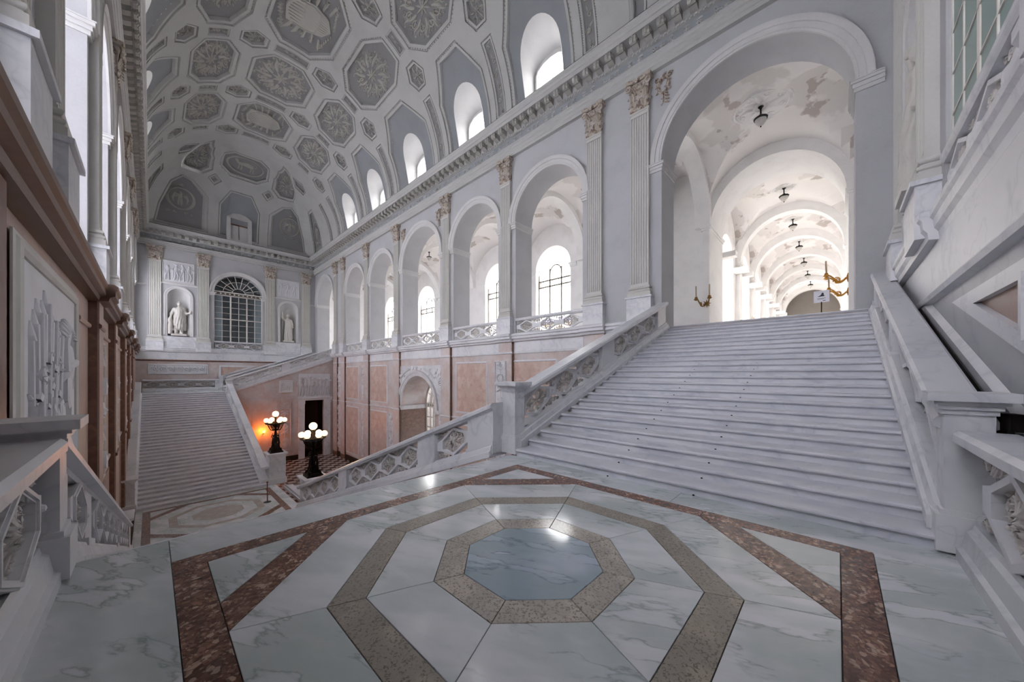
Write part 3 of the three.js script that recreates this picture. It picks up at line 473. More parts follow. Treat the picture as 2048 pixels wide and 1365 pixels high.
// ---------- galleries behind the arcade ----------
{
  const fl = struct('floor_gallery', 'pale gallery floor at the head of the stairs'); fl.userData.category = 'floor';
  mk('paving', new GB().box(BW + 0.02, YG - 0.3, -44, 20.7, YG, 1.2).box(20.7, YG - 0.3, -5.8, 59, YG, 1.2), M.marble, fl);
  const g = struct('wall_gallery', 'white gallery walls with arched openings to the courtyard'); g.userData.category = 'wall';
  const WIN = [0, 5.7, -5.7, 10.85, -10.85, -18.5];
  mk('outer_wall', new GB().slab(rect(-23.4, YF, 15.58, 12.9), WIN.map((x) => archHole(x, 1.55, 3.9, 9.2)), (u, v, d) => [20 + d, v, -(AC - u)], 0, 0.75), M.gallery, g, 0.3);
  const P = range(6, (k) => 25.3 + 5.5 * k);
  mk('court_side_wall', new GB().slab(rect(20.06, YF, 59, 12.9), P.map((x) => archHole(x, 1.75, YG + 0.02, 8.6)), (u, v, d) => [u, v, -(5.07 + d)], 0, 0.9), M.gallery, g, 0.3);
  mk('room_side_wall', new GB().slab(rect(13.9, YF, 59, 12.9), P.map((x) => rect(x - 0.9, YG + 0.02, x + 0.9, 7.2).reverse()), (u, v, d) => [u, v, -(-0.6 - d)], 0, 0.6), M.gallery, g);
  mk('end_wall', new GB().box(58.4, YG - 1, -5.9, 59, 12.9, 1.2), std({ map: tPlaster, color: 0x9a938d, roughness: 0.8 }), g);
  mk('far_wall', new GB().box(13.9, YG - 1, -44, 20.7, 12.9, -43.4), M.gallery, g);
  for (const x of P) mk('impost', imposts(x, 1.75, 8.6, 0.85).geo().applyMatrix4(new THREE.Matrix4().makeRotationY(PI)).applyMatrix4(new THREE.Matrix4().makeTranslation(2 * x, 0, -5.07)), M.gallery, g);
  for (const x of WIN) { const m = mk('impost', imposts(x, 1.55, 9.2, 0.7), M.gallery, g); place(m, [20, 0, -AC], -PI / 2); }
  const pier = (b0, b1, a0, a1) => { mk('pier', new GB().box(b0, YG, -a1, b1, 8.9, -a0), M.gallery, g); mk('pier_cap', new GB().box(b0 - 0.05, 8.9, -a1 - 0.05, b1 + 0.05, 9.0, -a0 + 0.05).box(b0 - 0.1, 9.0, -a1 - 0.1, b1 + 0.1, 9.12, -a0 + 0.1), M.gallery, g); };
  pier(19.7, 22.5, 4.75, 5.07); pier(19.7, 22.5, -0.6, -0.35);
  for (let k = 0; k < 6; k++) { const b = 28.05 + 5.5 * k; pier(b - 0.35, b + 0.35, 4.8, 5.07); pier(b - 0.35, b + 0.35, -0.6, -0.35); }
  // groin vaults: each bay rises to the higher of two crossing barrels
  const c = struct('ceiling_gallery', 'white worn groin vaults of the gallery with transverse arches'); c.userData.category = 'ceiling';
  const bay = (b0, b1, a0, a1) => {
    const gg = new GB(), n = 16, u0 = (t) => sin((t - 0.5) * PI);
    gg.grid(n, n, (s, t) => { const u = u0(s), v = u0(t), y = 9.2 + 3.1 * max(sqrt(max(0, 1 - u * u)), sqrt(max(0, 1 - v * v))); return [mix(b0, b1, (u + 1) / 2), y, -mix(a0, a1, (v + 1) / 2)]; });
    mk('groin_vault', gg, M.galleryVault, c, 0.7);
  };
  const cross = (b, wd, a0, a1) => { const r = (a1 - a0) / 2, m = (a0 + a1) / 2; mk('transverse_arch', new GB().loft([[-wd / 2, 0], [wd / 2, 0], [wd / 2, 0.5], [-wd / 2, 0.5]], (u, v, t) => [b + u, 9.12 + (r - 0.3 + v) * 1.05 * sin(t), -(m + (r - 0.3 + v) * cos(t))], range(25, (i) => i / 24 * PI)), M.gallery, c, 0.4); };
  const crossA = (a, wd) => mk('transverse_arch', new GB().loft([[-wd / 2, 0], [wd / 2, 0], [wd / 2, 0.5], [-wd / 2, 0.5]], (u, v, t) => [16.95 + (2.75 + v) * cos(t), 9.12 + (2.75 + v) * 1.05 * sin(t), -(a + u)], range(25, (i) => i / 24 * PI)), M.gallery, c, 0.4);
  bay(13.9, 20, -0.6, 5.07); const AB = [5.07, 7.25, 12.36, 17.54, 23.76, 28.94, 34.06, 36.2, 43.5];
  for (let i = 0; i + 1 < AB.length; i++) { bay(13.9, 20, AB[i], AB[i + 1]); crossA(AB[i], i ? 0.6 : 0.7); }
  bay(20, 22.55, -0.6, 5.07); for (const k of [0, 1, 2, 3, 4, 5]) bay(22.55 + 5.5 * k, 28.05 + 5.5 * k, -0.6, 5.07);
  bay(55.55, 58.6, -0.6, 5.07); cross(21.25, 2.5, -0.6, 5.07); for (let k = 0; k < 6; k++) cross(28.05 + 5.5 * k, 0.7, -0.6, 5.07);
  mk('vault_fill', new GB().box(13.9, 12.6, -44, 20.75, 12.9, 1.2).box(20, 12.6, -6, 59, 12.9, 1.2), M.gallery, c);
  { const o = new Orn(); for (let k = 0; k < 8; k++) { o.leaf(0.25, 0, 0, 0.45, 0.12, 0.05, 0.3); } o.t.length = 0; o.leaf(0.3, 0, 0, 0.5, 0.13, 0.05, 0.2).spiral(0.75, 0.25, 0.16, 2, 1.2, 0.04, 0.04).turn(8); o.ring(0, 0, 0.26, 0.26, 0.05, 0.05).ring(0, 0, 0.95, 0.95, 0.05, 0.05).ring(0, 0, 1.08, 1.08, 0.03, 0.03);
    for (let k = 0; k < 7; k++) { const m = mk('ceiling_rose', o.gb((x, y, z) => [x * 0.95, -z, y * 0.95]), M.gallery, c, 0.8); m.position.set(k ? 25.3 + 5.5 * (k - 1) : 16.95, 12.285, -2.235); if (k) m.scale.setScalar(0.55); } }
  // iron and glass in the courtyard openings of the arcade gallery
  WIN.forEach((x, i) => {
    const w = struct('window_' + (3 + i), 'arched gallery window with thin iron tracery onto the courtyard, ' + ['middle bay', 'second bay from the near end', 'fourth bay', 'nearest bay', 'fifth bay', 'far corner bay'][i], [20.4, 0, -(AC - x)], -PI / 2), bar = (x0, y0, x1, y1) => mk('muntin', new GB().box(x0, y0, -0.03, x1, y1, 0.03), M.ironSash, w);
    for (const q of [-1.55, -0.52, 0.52, 1.55]) bar(q - 0.045, 3.9, q + 0.045, 9.3); for (const y of [3.95, 8.0, 8.45]) bar(-1.55, y - 0.05, 1.55, y + 0.05);
    for (let q = -5; q <= 5; q++) mk('tracery_ring', new GB().tube(range(13, (k) => [q * 0.28 + 0.1 * cos(k / 12 * 2 * PI), 8.23 + 0.14 * sin(k / 12 * 2 * PI), 0]), 0.024, 4), M.ironSash, w);
    mk('tracery_arch', new GB().tube(range(17, (k) => [0.52 * cos(k / 16 * PI), 8.9 + 0.6 * sin(k / 16 * PI), 0]), 0.05, 5), M.ironSash, w);
    for (let q = 0; q < 3; q++) mk('pane', new GB().box([-1.53, -0.5, 0.54][q], 3.97, -0.004, [-0.54, 0.5, 1.53][q], 7.98, 0.004), M.glass, w);
    mk('pane', new GB().slab(archHole(0, 1.53, 8.48, 9.2).reverse(), [], (u, v, d) => [u, v, d], 0, 0.004), M.glass, w);
  });
  // courtyard facade opposite and its ground
  const cf = thing('courtyard_building', 'sunlit cream courtyard facade seen through the gallery windows', 'building');
  const ws = []; for (let k = 0; k < 7; k++) ws.push(rect(10 + k * 5.2, 1.5, 11.6 + k * 5.2, 5), rect(10 + k * 5.2, -3.5, 11.6 + k * 5.2, -0.3));
  mk('wall', new GB().slab(rect(5.9, YF, 46, 11), ws.map((r) => [...r].reverse()), (u, v, d) => [48 + d, v, -u], 0, 1), M.court, cf);
  mk('cornice', new GB().loft([[0, 10.4], [-0.2, 10.5], [-0.5, 10.8], [-0.6, 11], [0, 11.2]], (u, v, t) => [48 + u, v, -t], [5.9, 46]), M.courtTrim, cf);
  for (let i = 0; i < 60; i++) mk('bracket', new GB().box(47.6, 10.1, -(6.3 + i * 0.66) - 0.12, 48, 10.5, -(6.3 + i * 0.66) + 0.12), M.courtTrim, cf);
  for (const r of ws) mk('window', new GB().box(48.6, r[0][1], -r[1][0], 48.7, r[2][1], -r[0][0]), M.room, cf);
  const gr = mk('ground_courtyard', new GB().box(20.7, YF - 0.5, -46, 49, YF, -5.9), M.earth); gr.userData = { kind: 'structure', label: 'pale courtyard ground outside the gallery', category: 'ground' };
}
// ---------- coffered cove vault ----------
const VR = 6.4, VY = 14.2, AEC = 35.55, dens = (poly, step = 0.35) => poly.flatMap((p, i) => { const q = poly[(i + 1) % poly.length], n = max(1, Math.ceil(hypot(q[0] - p[0], q[1] - p[1]) / step)); return range(n, (k) => [mix(p[0], q[0], k / n), mix(p[1], q[1], k / n)]); });
// triangulate a plate with holes after cutting its edges short enough to follow the curve; the cut points bow slightly into the plate so that no ear spans an edge
const bowed = (poly, step, into) => { const n = poly.length, ar = poly.reduce((t, p, i) => t + p[0] * poly[(i + 1) % n][1] - p[1] * poly[(i + 1) % n][0], 0), sg = (ar > 0 ? 1 : -1) * into; return poly.flatMap((p, i) => { const q = poly[(i + 1) % n], dx = q[0] - p[0], dy = q[1] - p[1], l = hypot(dx, dy), m = max(1, Math.ceil(l / step)); return range(m, (k) => { const t = k / m, w = 0.004 * t * (1 - t) * sg; return [p[0] + dx * t, p[1] + dy * t, p[0] + dx * t - dy / l * w, p[1] + dy * t + dx / l * w]; }); }); };
function curved(contour, holes, map, d, g = new GB(), step = 0.35) {
  const C = bowed(contour, step, 1), H = holes.map((h) => bowed(h, step, -1)), v2 = (l) => l.map((p) => new THREE.Vector2(p[2], p[3])), all = [C, ...H].flat().map((p) => map(p[0], p[1], d));
  const P = [C, ...H].flat().map((p) => [p[2], p[3]]), T = THREE.ShapeUtils.triangulateShape(v2(C), H.map(v2)).map((t) => [...t]), fixed = new Set(), key = (a, b) => a < b ? a * 65536 + b : b * 65536 + a;
  let at = 0; for (const ring of [C, ...H]) { for (let i = 0; i < ring.length; i++) fixed.add(key(at + i, at + (i + 1) % ring.length)); at += ring.length; }
  // turn shared edges until every triangle is as compact as it can be
  const orient = (a, b, c) => (P[b][0] - P[a][0]) * (P[c][1] - P[a][1]) - (P[b][1] - P[a][1]) * (P[c][0] - P[a][0]);
  const ang = (a, b, c) => { const ux = P[a][0] - P[b][0], uy = P[a][1] - P[b][1], vx = P[c][0] - P[b][0], vy = P[c][1] - P[b][1]; return atan2(abs(ux * vy - uy * vx), ux * vx + uy * vy); };
  for (let pass = 0; pass < 60; pass++) {
    const E = new Map(), used = new Set(); let flips = 0;
    T.forEach((t, n) => { for (let k = 0; k < 3; k++) { const e = key(t[k], t[(k + 1) % 3]); if (!fixed.has(e)) (E.get(e) ?? E.set(e, []).get(e)).push([n, k]); } });
    for (const l of E.values()) {
      if (l.length !== 2) continue; const [[n, k], [m, j]] = l; if (used.has(n) || used.has(m)) continue;
      const a = T[n][k], b = T[n][(k + 1) % 3], c = T[n][(k + 2) % 3], d = T[m][(j + 2) % 3];
      if (ang(a, c, b) + ang(a, d, b) <= PI + 1e-7) continue;
      const o1 = orient(c, a, d), o2 = orient(c, d, b); if (o1 * o2 <= 0 || min(abs(o1), abs(o2)) < 1e-9) continue;
      T[n] = [c, a, d]; T[m] = [c, d, b]; used.add(n); used.add(m); flips++;
    }
    if (!flips) break;
  }
  for (const [a, b, c] of T) g.tri(all[a], all[b], all[c]);
  return g;
}
const SD = VR * R;                                                   // metres of arc per degree
// barrel: a = offset down the hall from its middle, s = arc length from the arcade side; d = depth into the vault
const barrel = (a, s, d = 0) => { const f = s / VR; return [BC + (VR + d) * cos(f), VY + (VR + d) * sin(f), -(AC + a)]; };
// end sector: x unrolls round the corner from the arcade side over the end cove to the other side
const sector = (sgn) => (x, s, d = 0) => {                            // corners rounded by a short curve of reach q
  const f = s / VR, c = VR * cos(f), r = VR + d, k = r * cos(f), t = abs(x) - c, q = max(0.02, min(1.5 * sin(f) ** 1.5, 0.62 * c)), sx = x > 0 ? 1 : -1; let db = 0, da = 0;
  if (t < -q) db = -t; else if (t > q) da = t; else { const w = (t + q) / (2 * q); db = q * (1 - w) ** 2; da = q * w * w; }
  return [BC + sx * max(0, k - db), VY + r * sin(f), -(AC + sgn * (14.9 + k - da * (c > 0.01 ? k / c : 1)))];
};
const ceiling = struct('ceiling', 'coffered stucco vault of grey octagons and hexagons between white ribs'); 
const fillPoly = (g, poly, map, d, q0) => {                              // concentric fill that follows the curve
  const c = poly.reduce((s, p) => [s[0] + p[0] / poly.length, s[1] + p[1] / poly.length], [0, 0]), q = q0 ?? dens(poly, 0.4), P = (p, k) => map(mix(c[0], p[0], k), mix(c[1], p[1], k), d);
  for (let i = 0; i < q.length; i++) { const a = q[i], b = q[(i + 1) % q.length]; g.quad(P(a, 1), P(b, 1), P(b, 0.5), P(a, 0.5)); g.tri(P(a, 0.5), P(b, 0.5), P(a, 0)); }
};
function coffer(poly, map, orn, o = {}) {
  const g = new GB(), w = o.w ?? 0.3, k = w / 0.3, rings = [[0, 0], [0.01, 0.08], [0.1, 0.1], [0.115, 0.03], [0.25, 0.045], [0.275, 0.2]].map(([i, z]) => [i * k, z * (o.z ?? 1)]);
  const R2 = rings.map(([i]) => dens(poly, 0.35).length && (i ? inset(poly, i) : poly)), cnt = poly.map((p, i) => max(1, Math.ceil(hypot(poly[(i + 1) % poly.length][0] - p[0], poly[(i + 1) % poly.length][1] - p[1]) / 0.35)));
  const den = (pl) => pl.flatMap((p, i) => { const q = pl[(i + 1) % pl.length]; return range(cnt[i], (m) => [mix(p[0], q[0], m / cnt[i]), mix(p[1], q[1], m / cnt[i])]); });
  const L = R2.map(den), n = L[0].length;
  for (let r = 0; r + 1 < rings.length; r++) for (let i = 0; i < n; i++) { const j = (i + 1) % n, P = (q, m) => map(L[q][m][0], L[q][m][1], rings[q][1]); g.quad(P(r, i), P(r, j), P(r + 1, j), P(r + 1, i)); }
  if (!o.plain) { const bp = dens(inset(poly, 0.055 * k), 0.17 * k), z = rings[2][1], h = 0.03 * k; for (const [x, y] of bp) { const P = (u, v, d) => map(x + u * h, y + v * h, d); for (const [u, v, u2, v2] of [[-1, -1, 1, -1], [1, -1, 1, 1], [1, 1, -1, 1], [-1, 1, -1, -1]]) g.tri(P(u, v, z), P(u2, v2, z), P(0, 0, z - 0.07)); } }
  const m = mk(o.name ?? 'coffer', g, M.rib, ceiling), inner = R2[R2.length - 1], zf = rings[rings.length - 1][1];
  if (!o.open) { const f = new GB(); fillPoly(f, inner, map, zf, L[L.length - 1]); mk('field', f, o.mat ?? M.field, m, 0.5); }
  if (orn) { const c = poly.reduce((s, p) => [s[0] + p[0] / poly.length, s[1] + p[1] / poly.length], [0, 0]); mk('carving', orn.gb((x, y, z) => map(c[0] + x, c[1] + y, zf - z)), M.stucco, m, 0.9); }
  return m;
}
const ORN = {};
seed(21);
{ // carved fillings
  const lush = (rx, ry, k = 8) => { const o = new Orn(); o.rosette(0, 0, 0.34, 0.1, 8); const q = new Orn(); q.leaf(0.36, 0, 0, 0.5, 0.09, 0.08, 0.3).spiral(0.62, 0.2, 0.17, 3.4, -1.2, 0.045, 0.08, false, 10).spiral(0.82, -0.12, 0.13, 0.6, 1.2, 0.035, 0.07, false, 9).leaf(0.7, 0.1, 0.8, 0.3, 0.06, 0.06, -0.6).leaf(0.5, -0.1, -0.9, 0.3, 0.05, 0.06, 0.7).dome(0.98, 0.1, 0.06, 0.07, 6).dome(0.9, 0.3, 0.045, 0.06, 5); q.turn(k); o.add(q, (p) => p); return o.scale(rx, ry); };
  ORN.oct = lush(1.62, 0.98, 10); ORN.oct2 = lush(1.72, 1.38, 10); 
  const cx = new Orn(); cx.rosette(0, 0, 0.2, 0.09, 6); const c2 = new Orn(); c2.leaf(0.2, 0, 0, 0.26, 0.07, 0.07, 0.3).spiral(0.34, 0.14, 0.1, 3, -1.1, 0.03, 0.06, false, 8); c2.turn(6); cx.add(c2, (p) => p); ORN.hex = cx;
  const rc = new Orn(); rc.rosette(0, 0, 0.15, 0.07, 6); for (const s of [-1, 1]) rc.spiral(0, s * 0.3, 0.1, s * 1.5, 1.1, 0.03, 0.06, false, 8).leaf(0, s * 0.16, s * PI / 2, 0.22, 0.05, 0.06, 0.5); ORN.rect = rc;
  const sm = new Orn(); sm.rosette(0, 0, 0.13, 0.08, 8); ORN.diamond = sm;
  const sh = new Orn(); sh.plate([[-0.75, 0.8], [-0.85, -0.1], [-0.55, -0.75], [0, -1.0], [0.55, -0.75], [0.85, -0.1], [0.75, 0.8], [0, 0.95]], 0.14, 0.06); for (let k = -4; k <= 4; k++) sh.stroke([[k * 0.17, 0.85 - 0.02 * k * k], [k * 0.19, 0], [k * 0.12, -0.85 + 0.01 * k * k]], 0.045, 0.19, 0.8); for (const s of [-1, 1]) for (let k = 0; k < 5; k++) sh.stroke([[s * 0.8, 0.5 - k * 0.3], [s * (1.15 + 0.07 * k), 0.62 - k * 0.36], [s * (1.5 - 0.04 * k), 0.85 - k * 0.45]], 0.09, 0.12, 0.2).spiral(s * 1.15, 0.95 - k * 0.45, 0.13, k, 1.2, 0.035, 0.08, false, 8); sh.stroke([[-0.8, 0.35], [0, 0.2], [0.8, 0.3]], 0.06, 0.2, 0.9).stroke([[-0.75, -0.35], [0, -0.5], [0.75, -0.35]], 0.05, 0.2, 0.9); for (const s of [-1, 1]) for (let k = 0; k < 7; k++) { sh.rosette(s * (0.2 + 0.2 * k), 1.12 - 0.05 * k, 0.14, 0.07, 6).leaf(s * (0.15 + 0.2 * k), -1.05 + 0.04 * k, (s > 0 ? -0.5 : PI + 0.5), 0.3, 0.06, 0.07, s * 0.5); } ORN.shield = sh.scale(1.12, 1.08);
  const lamb = new Orn(); lamb.ring(0, 0, 1.05, 0.72, 0.07, 0.1, 36); for (let k = 0; k < 36; k++) lamb.leaf(1.05 * cos(k / 36 * 2 * PI), 0.72 * sin(k / 36 * 2 * PI), k / 36 * 2 * PI + 1.1, 0.17, 0.05, 0.1, 0.4); lamb.stroke([[-0.42, 0.06], [0, 0.12], [0.42, 0.02]], 0.2, 0.13, 0.8); lamb.dome(-0.5, 0.3, 0.13, 0.14, 8); lamb.stroke([[-0.4, 0.05], [-0.5, 0.28]], 0.12, 0.12, 0.8); for (const x of [-0.34, -0.18, 0.25, 0.4]) lamb.stroke([[x, -0.02], [x + 0.03, -0.25], [x - 0.02, -0.45]], 0.06, 0.08, 0.7); lamb.stroke([[0.45, 0.05], [0.6, 0.2], [0.55, 0.32]], 0.05, 0.07, 0.5); ORN.lamb = lamb;
  const md = new Orn(); md.ring(0, 0, 0.85, 0.85, 0.07, 0.12, 36); for (let k = 0; k < 30; k++) md.leaf(0.85 * cos(k / 30 * 2 * PI), 0.85 * sin(k / 30 * 2 * PI), k / 30 * 2 * PI + 1.2, 0.17, 0.05, 0.12, 0.4); figure(md, 0, -0.55, 1.15, 0.1, 2); for (const s of [-1, 1]) for (let k = 0; k < 4; k++) md.stroke([[s * 0.12, 0.3 - k * 0.03], [s * (0.35 + k * 0.05), 0.36 - k * 0.12], [s * (0.5 - k * 0.03), -0.02 - k * 0.12]], 0.07, 0.09, 0.2); for (const s of [-1, 1]) { md.spiral(s * 0.35, -1.12, 0.13, 0, s * 1.2, 0.035, 0.06).spiral(s * 0.75, -1.16, 0.11, 0, -s * 1.2, 0.03, 0.05); } md.palmette(0, 1.02, 0.3, 0.07); ORN.medal = md;
  const vs = new Orn(); for (let k = 0; k < 6; k++) { const y = -1.45 + k * 0.56; vs.spiral(k % 2 ? 0.06 : -0.06, y, 0.13, k % 2 ? 0 : PI, k % 2 ? 1.3 : -1.3, 0.035, 0.06, false, 10).leaf(0, y + 0.15, PI / 2 + (k % 2 ? 0.6 : -0.6), 0.26, 0.05, 0.05, 0.4); } ORN.strip = vs;
}
{
  const half = { 0: 3.11, 1: 2.59, 2: 2.56 }, bays = [[0, 3.11], [5.7, 2.59], [-5.7, 2.59], [10.85, 2.56], [-10.85, 2.56]], bounds = [3.11, -3.11, 8.29, -8.29, 13.41, -13.41];
  const holes = [], add = (poly, orn, o) => { holes.push(poly); coffer(poly, barrel, orn, o); };
  const octo = (a, fi, ha, hs, ca, cs) => { const s = fi * SD; return [[a + ha, s - cs], [a + ha, s + cs], [a + ca, s + hs], [a - ca, s + hs], [a - ha, s + cs], [a - ha, s - cs], [a - ca, s - hs], [a + ca, s - hs]]; };
  const LUN = [];
  for (const [a, hb] of bays) {
    const ha = hb - 0.52, far = a > -9;
    add(octo(a, 90, ha, 15.6 * SD, ha * 0.52, 7.2 * SD), a === 0 ? ORN.shield : abs(a) > 8 ? ORN.shield : ORN.oct2);
    for (const f of [58.2, 121.8]) add(octo(a, f, ha, 11.6 * SD, ha * 0.52, 5.6 * SD), ORN.oct);
    for (const side of [0, 1]) {                                     // lunette bays at both feet
      const S = (f) => (side ? 180 - f : f) * SD, h = hb - 0.72, poly = [[a - h, S(1.5)], [a + h, S(1.5)], [a + h, S(27)], [a + h * 0.45, S(42)], [a - h * 0.45, S(42)], [a - h, S(27)]];
      if (side) poly.reverse();
      holes.push(poly); coffer(poly, barrel, null, { name: 'lunette', open: true, w: 0.26 }); LUN.push([a, h, side, poly]);
    }
  }
  for (const b of bounds) {
    const dir = sgn => sgn, hx = (f, ha, hf) => { const s = f * SD, t = hf * SD; return [[b + ha, s], [b + ha * 0.5, s + t], [b - ha * 0.5, s + t], [b - ha, s], [b - ha * 0.5, s - t], [b + ha * 0.5, s - t]]; };
    for (const f of [73.4, 106.6, 43.6, 136.4]) add(hx(f, 0.74, f > 60 && f < 120 ? 6.2 : 5.6).map(([x, y]) => [x, y]), ORN.hex, { w: 0.2 });
    for (const [f, hf] of [[90, 8], [58.2, 4.6], [121.8, 4.6]]) add(rect(b - 0.3, (f - hf) * SD, b + 0.3, (f + hf) * SD), ORN.rect, { w: 0.09, plain: true, z: 0.45 });
    for (const side of [0, 1]) { const S = (f) => (side ? 180 - f : f) * SD; const p = rect(b - 0.36, min(S(3), S(34)), b + 0.36, max(S(3), S(34))); add(p, ORN.strip, { w: 0.16, z: 0.55 }); }
  }
  const C = [[-14.9, 0], [14.9, 0], [14.9, 180 * SD], [-14.9, 180 * SD]];
  const sheet = (contour, hl, map, name) => mk(name, curved(contour, hl, map, 0), M.rib, ceiling, 0.6);
  sheet(C, holes, barrel, 'ribs');
  for (const a of [-14.9, 14.9]) mk('rib_seam', new GB().grid(1, 60, (u, v) => barrel(a + (u - 0.5) * 0.5, v * 180 * SD, 0.02)), M.rib, ceiling, 0.6);
  // lunettes: recessed blue-grey field with a splayed arched niche and a bright window
  let wn = 9;
  for (const [a, h, side, poly] of LUN) {
    const q = inset(poly, 0.275 * 0.26 / 0.3), sg = side ? -1 : 1, S = (f) => (side ? 180 - f : f) * SD, ys = 16.1, hw = 1.12, f0 = 5.2;
    const fy = (y) => Math.asin(min(1, (y - VY) / VR)) / R, arch = [[a + hw, S(f0)], ...range(17, (i) => [a + hw * cos(i / 16 * PI), S(fy(ys + 1.15 * sin(i / 16 * PI)))]), [a - hw, S(f0)]]; if (!side) arch.reverse();
    const ah = arch, g = curved(q, [arch], barrel, 0.2);
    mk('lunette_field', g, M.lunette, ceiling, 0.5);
    // niche shell from the field edge out to the window plane
    const wx = side ? BL - 0.42 : BW + 0.42, tg = new GB(), hw2 = 1.0, ring = ah.map(([u, v]) => barrel(u, v, 0.2)), out = ah.map(([u, v]) => { const p = barrel(u, v, 0.2), k = (u - a) / hw; return [wx, p[1] > ys ? ys - 0.1 + (p[1] - ys) * 0.62 : mix(14.25, ys - 0.1, (p[1] - ring[0][1]) / (ys - ring[0][1] || 1)), -(AC + a + k * hw2)]; });
    for (let i = 0; i + 1 < ring.length; i++) tg.quad(ring[i], ring[i + 1], out[i + 1], out[i]); tg.quad(ring[ring.length - 1], ring[0], out[0], out[out.length - 1]);
    mk('lunette_niche', tg, M.white, ceiling, 0.5);
    const w = struct('window_' + wn++, 'small bright lunette window in the foot of the vault, ' + (side ? 'left side' : 'arcade side') + ', bay ' + ['three', 'four', 'two', 'five', 'one'][LUN.findIndex((l) => l[0] === a) >> 1], [wx, 0, -(AC + a)], side ? PI / 2 : -PI / 2);
    const seg = (r, b) => [[r, 14.3], [r, 15.95 + b], [r * 0.86, 16.2 + b], [r * 0.5, 16.4 + b], [0, 16.46 + b], [-r * 0.5, 16.4 + b], [-r * 0.86, 16.2 + b], [-r, 15.95 + b], [-r, 14.3]];
    mk('window_frame', new GB().slab(seg(0.95, 0.1), [inset(seg(0.95, 0.1), 0.1).map(([x, y]) => [x, max(14.34, y)]).reverse()], (u, v, d) => [u, v, 0.1 - d], 0, 0.14), M.white, w);
    mk('pane', new GB().slab(seg(0.86, 0), [], (u, v, d) => [u, v, d], -0.05, -0.046), M.glass, w);
    for (const y of [14.9, 15.6]) mk('muntin', new GB().box(-0.85, y - 0.015, -0.06, 0.85, y + 0.015, -0.03), M.sash, w); mk('muntin', new GB().box(-0.015, 14.4, -0.06, 0.015, 16.42, -0.03), M.sash, w);
    mk('reveal', new GB().slab(rect(-1.3, 13.9, 1.3, 17.4), [seg(0.86, 0).reverse()], wallMap, -0.0, 0.12), M.white, w, 0.3);
  }
  // end sectors
  for (const sgn of [1, -1]) {
    const mp = sector(sgn), hl = [], put = (poly, orn, o) => { hl.push(poly); coffer(poly, mp, orn, o); }, s = (f) => f * SD, n = 24;
    const oc = (x, f, ha, hf, ca, cf) => [[x + ha, s(f - cf)], [x + ha, s(f + cf)], [x + ca, s(f + hf)], [x - ca, s(f + hf)], [x - ha, s(f + cf)], [x - ha, s(f - cf)], [x - ca, s(f - hf)], [x + ca, s(f - hf)]];
    put(oc(0, 64, 1.78, 12, 0.98, 6), new Orn().add(ORN.lamb, (p) => [p[0] * 1.15, p[1] * 1.15, p[2]]));
    for (const k of [-1, 1]) {
      const mir = (p) => k > 0 ? p : p.map(([x, y]) => [-x, y]).reverse();
      put(mir(oc(3.5, 57.5, 1.38, 11.2, 0.72, 5.2)), new Orn().add(ORN.oct, (p) => [p[0] * 0.66, p[1] * 0.9, p[2]]));
      put(mir([[1.95 + 0.5, s(45.5)], [1.95, s(50.5)], [1.45, s(45.5)], [1.95, s(40.5)]]), ORN.diamond, { w: 0.2 });
      put(mir([[2.25, s(2)], [5.75, s(2)], [5.45, s(17)], [4.75, s(35)], [4.0, s(42)], [3.3, s(40)], [2.25, s(30)]]), new Orn().add(ORN.medal, (p) => [p[0] + 0.05, p[1] - 0.05, p[2]]), { w: 0.24, plain: true });
      put(mir([[6.95, s(2)], [9.7, s(2)], [9.1, s(20)], [7.8, s(36)], [6.7, s(36)], [6.65, s(20)]]), new Orn().add(ORN.medal, (p) => [p[0] * 0.85 + 0.1, p[1], p[2]]), { w: 0.24, plain: true });
      put(mir([[12.01, s(2)], [12.67, s(2)], [12.4, s(12)], [11.75, s(22)], [10.49, s(34)], [9.83, s(34)], [11.09, s(22)], [11.74, s(12)]]), new Orn().add(ORN.strip, (p) => [p[0] - 0.32 * p[1] - 0.12 * p[1] * p[1] + 0.25, p[1], p[2]]), { w: 0.16 });
      put(mir([[6.55, s(47)], [7.4, s(47)], [7.0, s(52.5)], [6.2, s(56)], [5.35, s(60)], [5.1, s(55)]]), null, { w: 0.16 });
    }
    put([[-1.55, s(2)], [1.55, s(2)], [1.55, s(28)], [0.8, s(41)], [-0.8, s(41)], [-1.55, s(28)]], null, { name: 'lunette', w: 0.24, mat: M.lunette });
    // lower part cut round the coffers in a domain whose sides are straight, upper cap as a grid
    const U = (p) => [p[0] / (2 * VR * cos(p[1] / VR)) * 12, p[1]], un = (u, v, d) => mp(u / 12 * 2 * VR * cos(v / VR), v, d), top = 77.5;
    mk('ribs', curved([[-12, 0], [12, 0], [12, s(top)], [-12, s(top)]], hl.map((h) => dens(h, 0.3).map(U)), un, 0, new GB(), 0.4), M.rib, ceiling, 0.6);
    mk('rib_crown', new GB().grid(60, 8, (u, v) => un(mix(-12, 12, u), s(mix(top - 0.8, 89.99, v)), v ? 0 : 0.01)), M.rib, ceiling, 0.6);
  }
  // blind shuttered window in the far lunette
  const bw = struct('window_30', 'small shuttered window in the dark end of the vault', [BC, 0, -AF + 0.3], 0);
  mk('window_frame', new GB().slab([[-0.95, 14.15], [0.95, 14.15], [0.95, 16.4], [0.5, 16.75], [0, 16.85], [-0.5, 16.75], [-0.95, 16.4]], [rect(-0.66, 14.3, 0.66, 16.3).reverse()], (u, v, d) => [u, v, 0.5 - d], 0, 1.1), M.white, bw);
  for (const x of [-0.34, 0.34]) mk('shutter', new GB().box(x - 0.31, 14.2, 0.1, x + 0.31, 15.75, 0.15), M.white, bw);
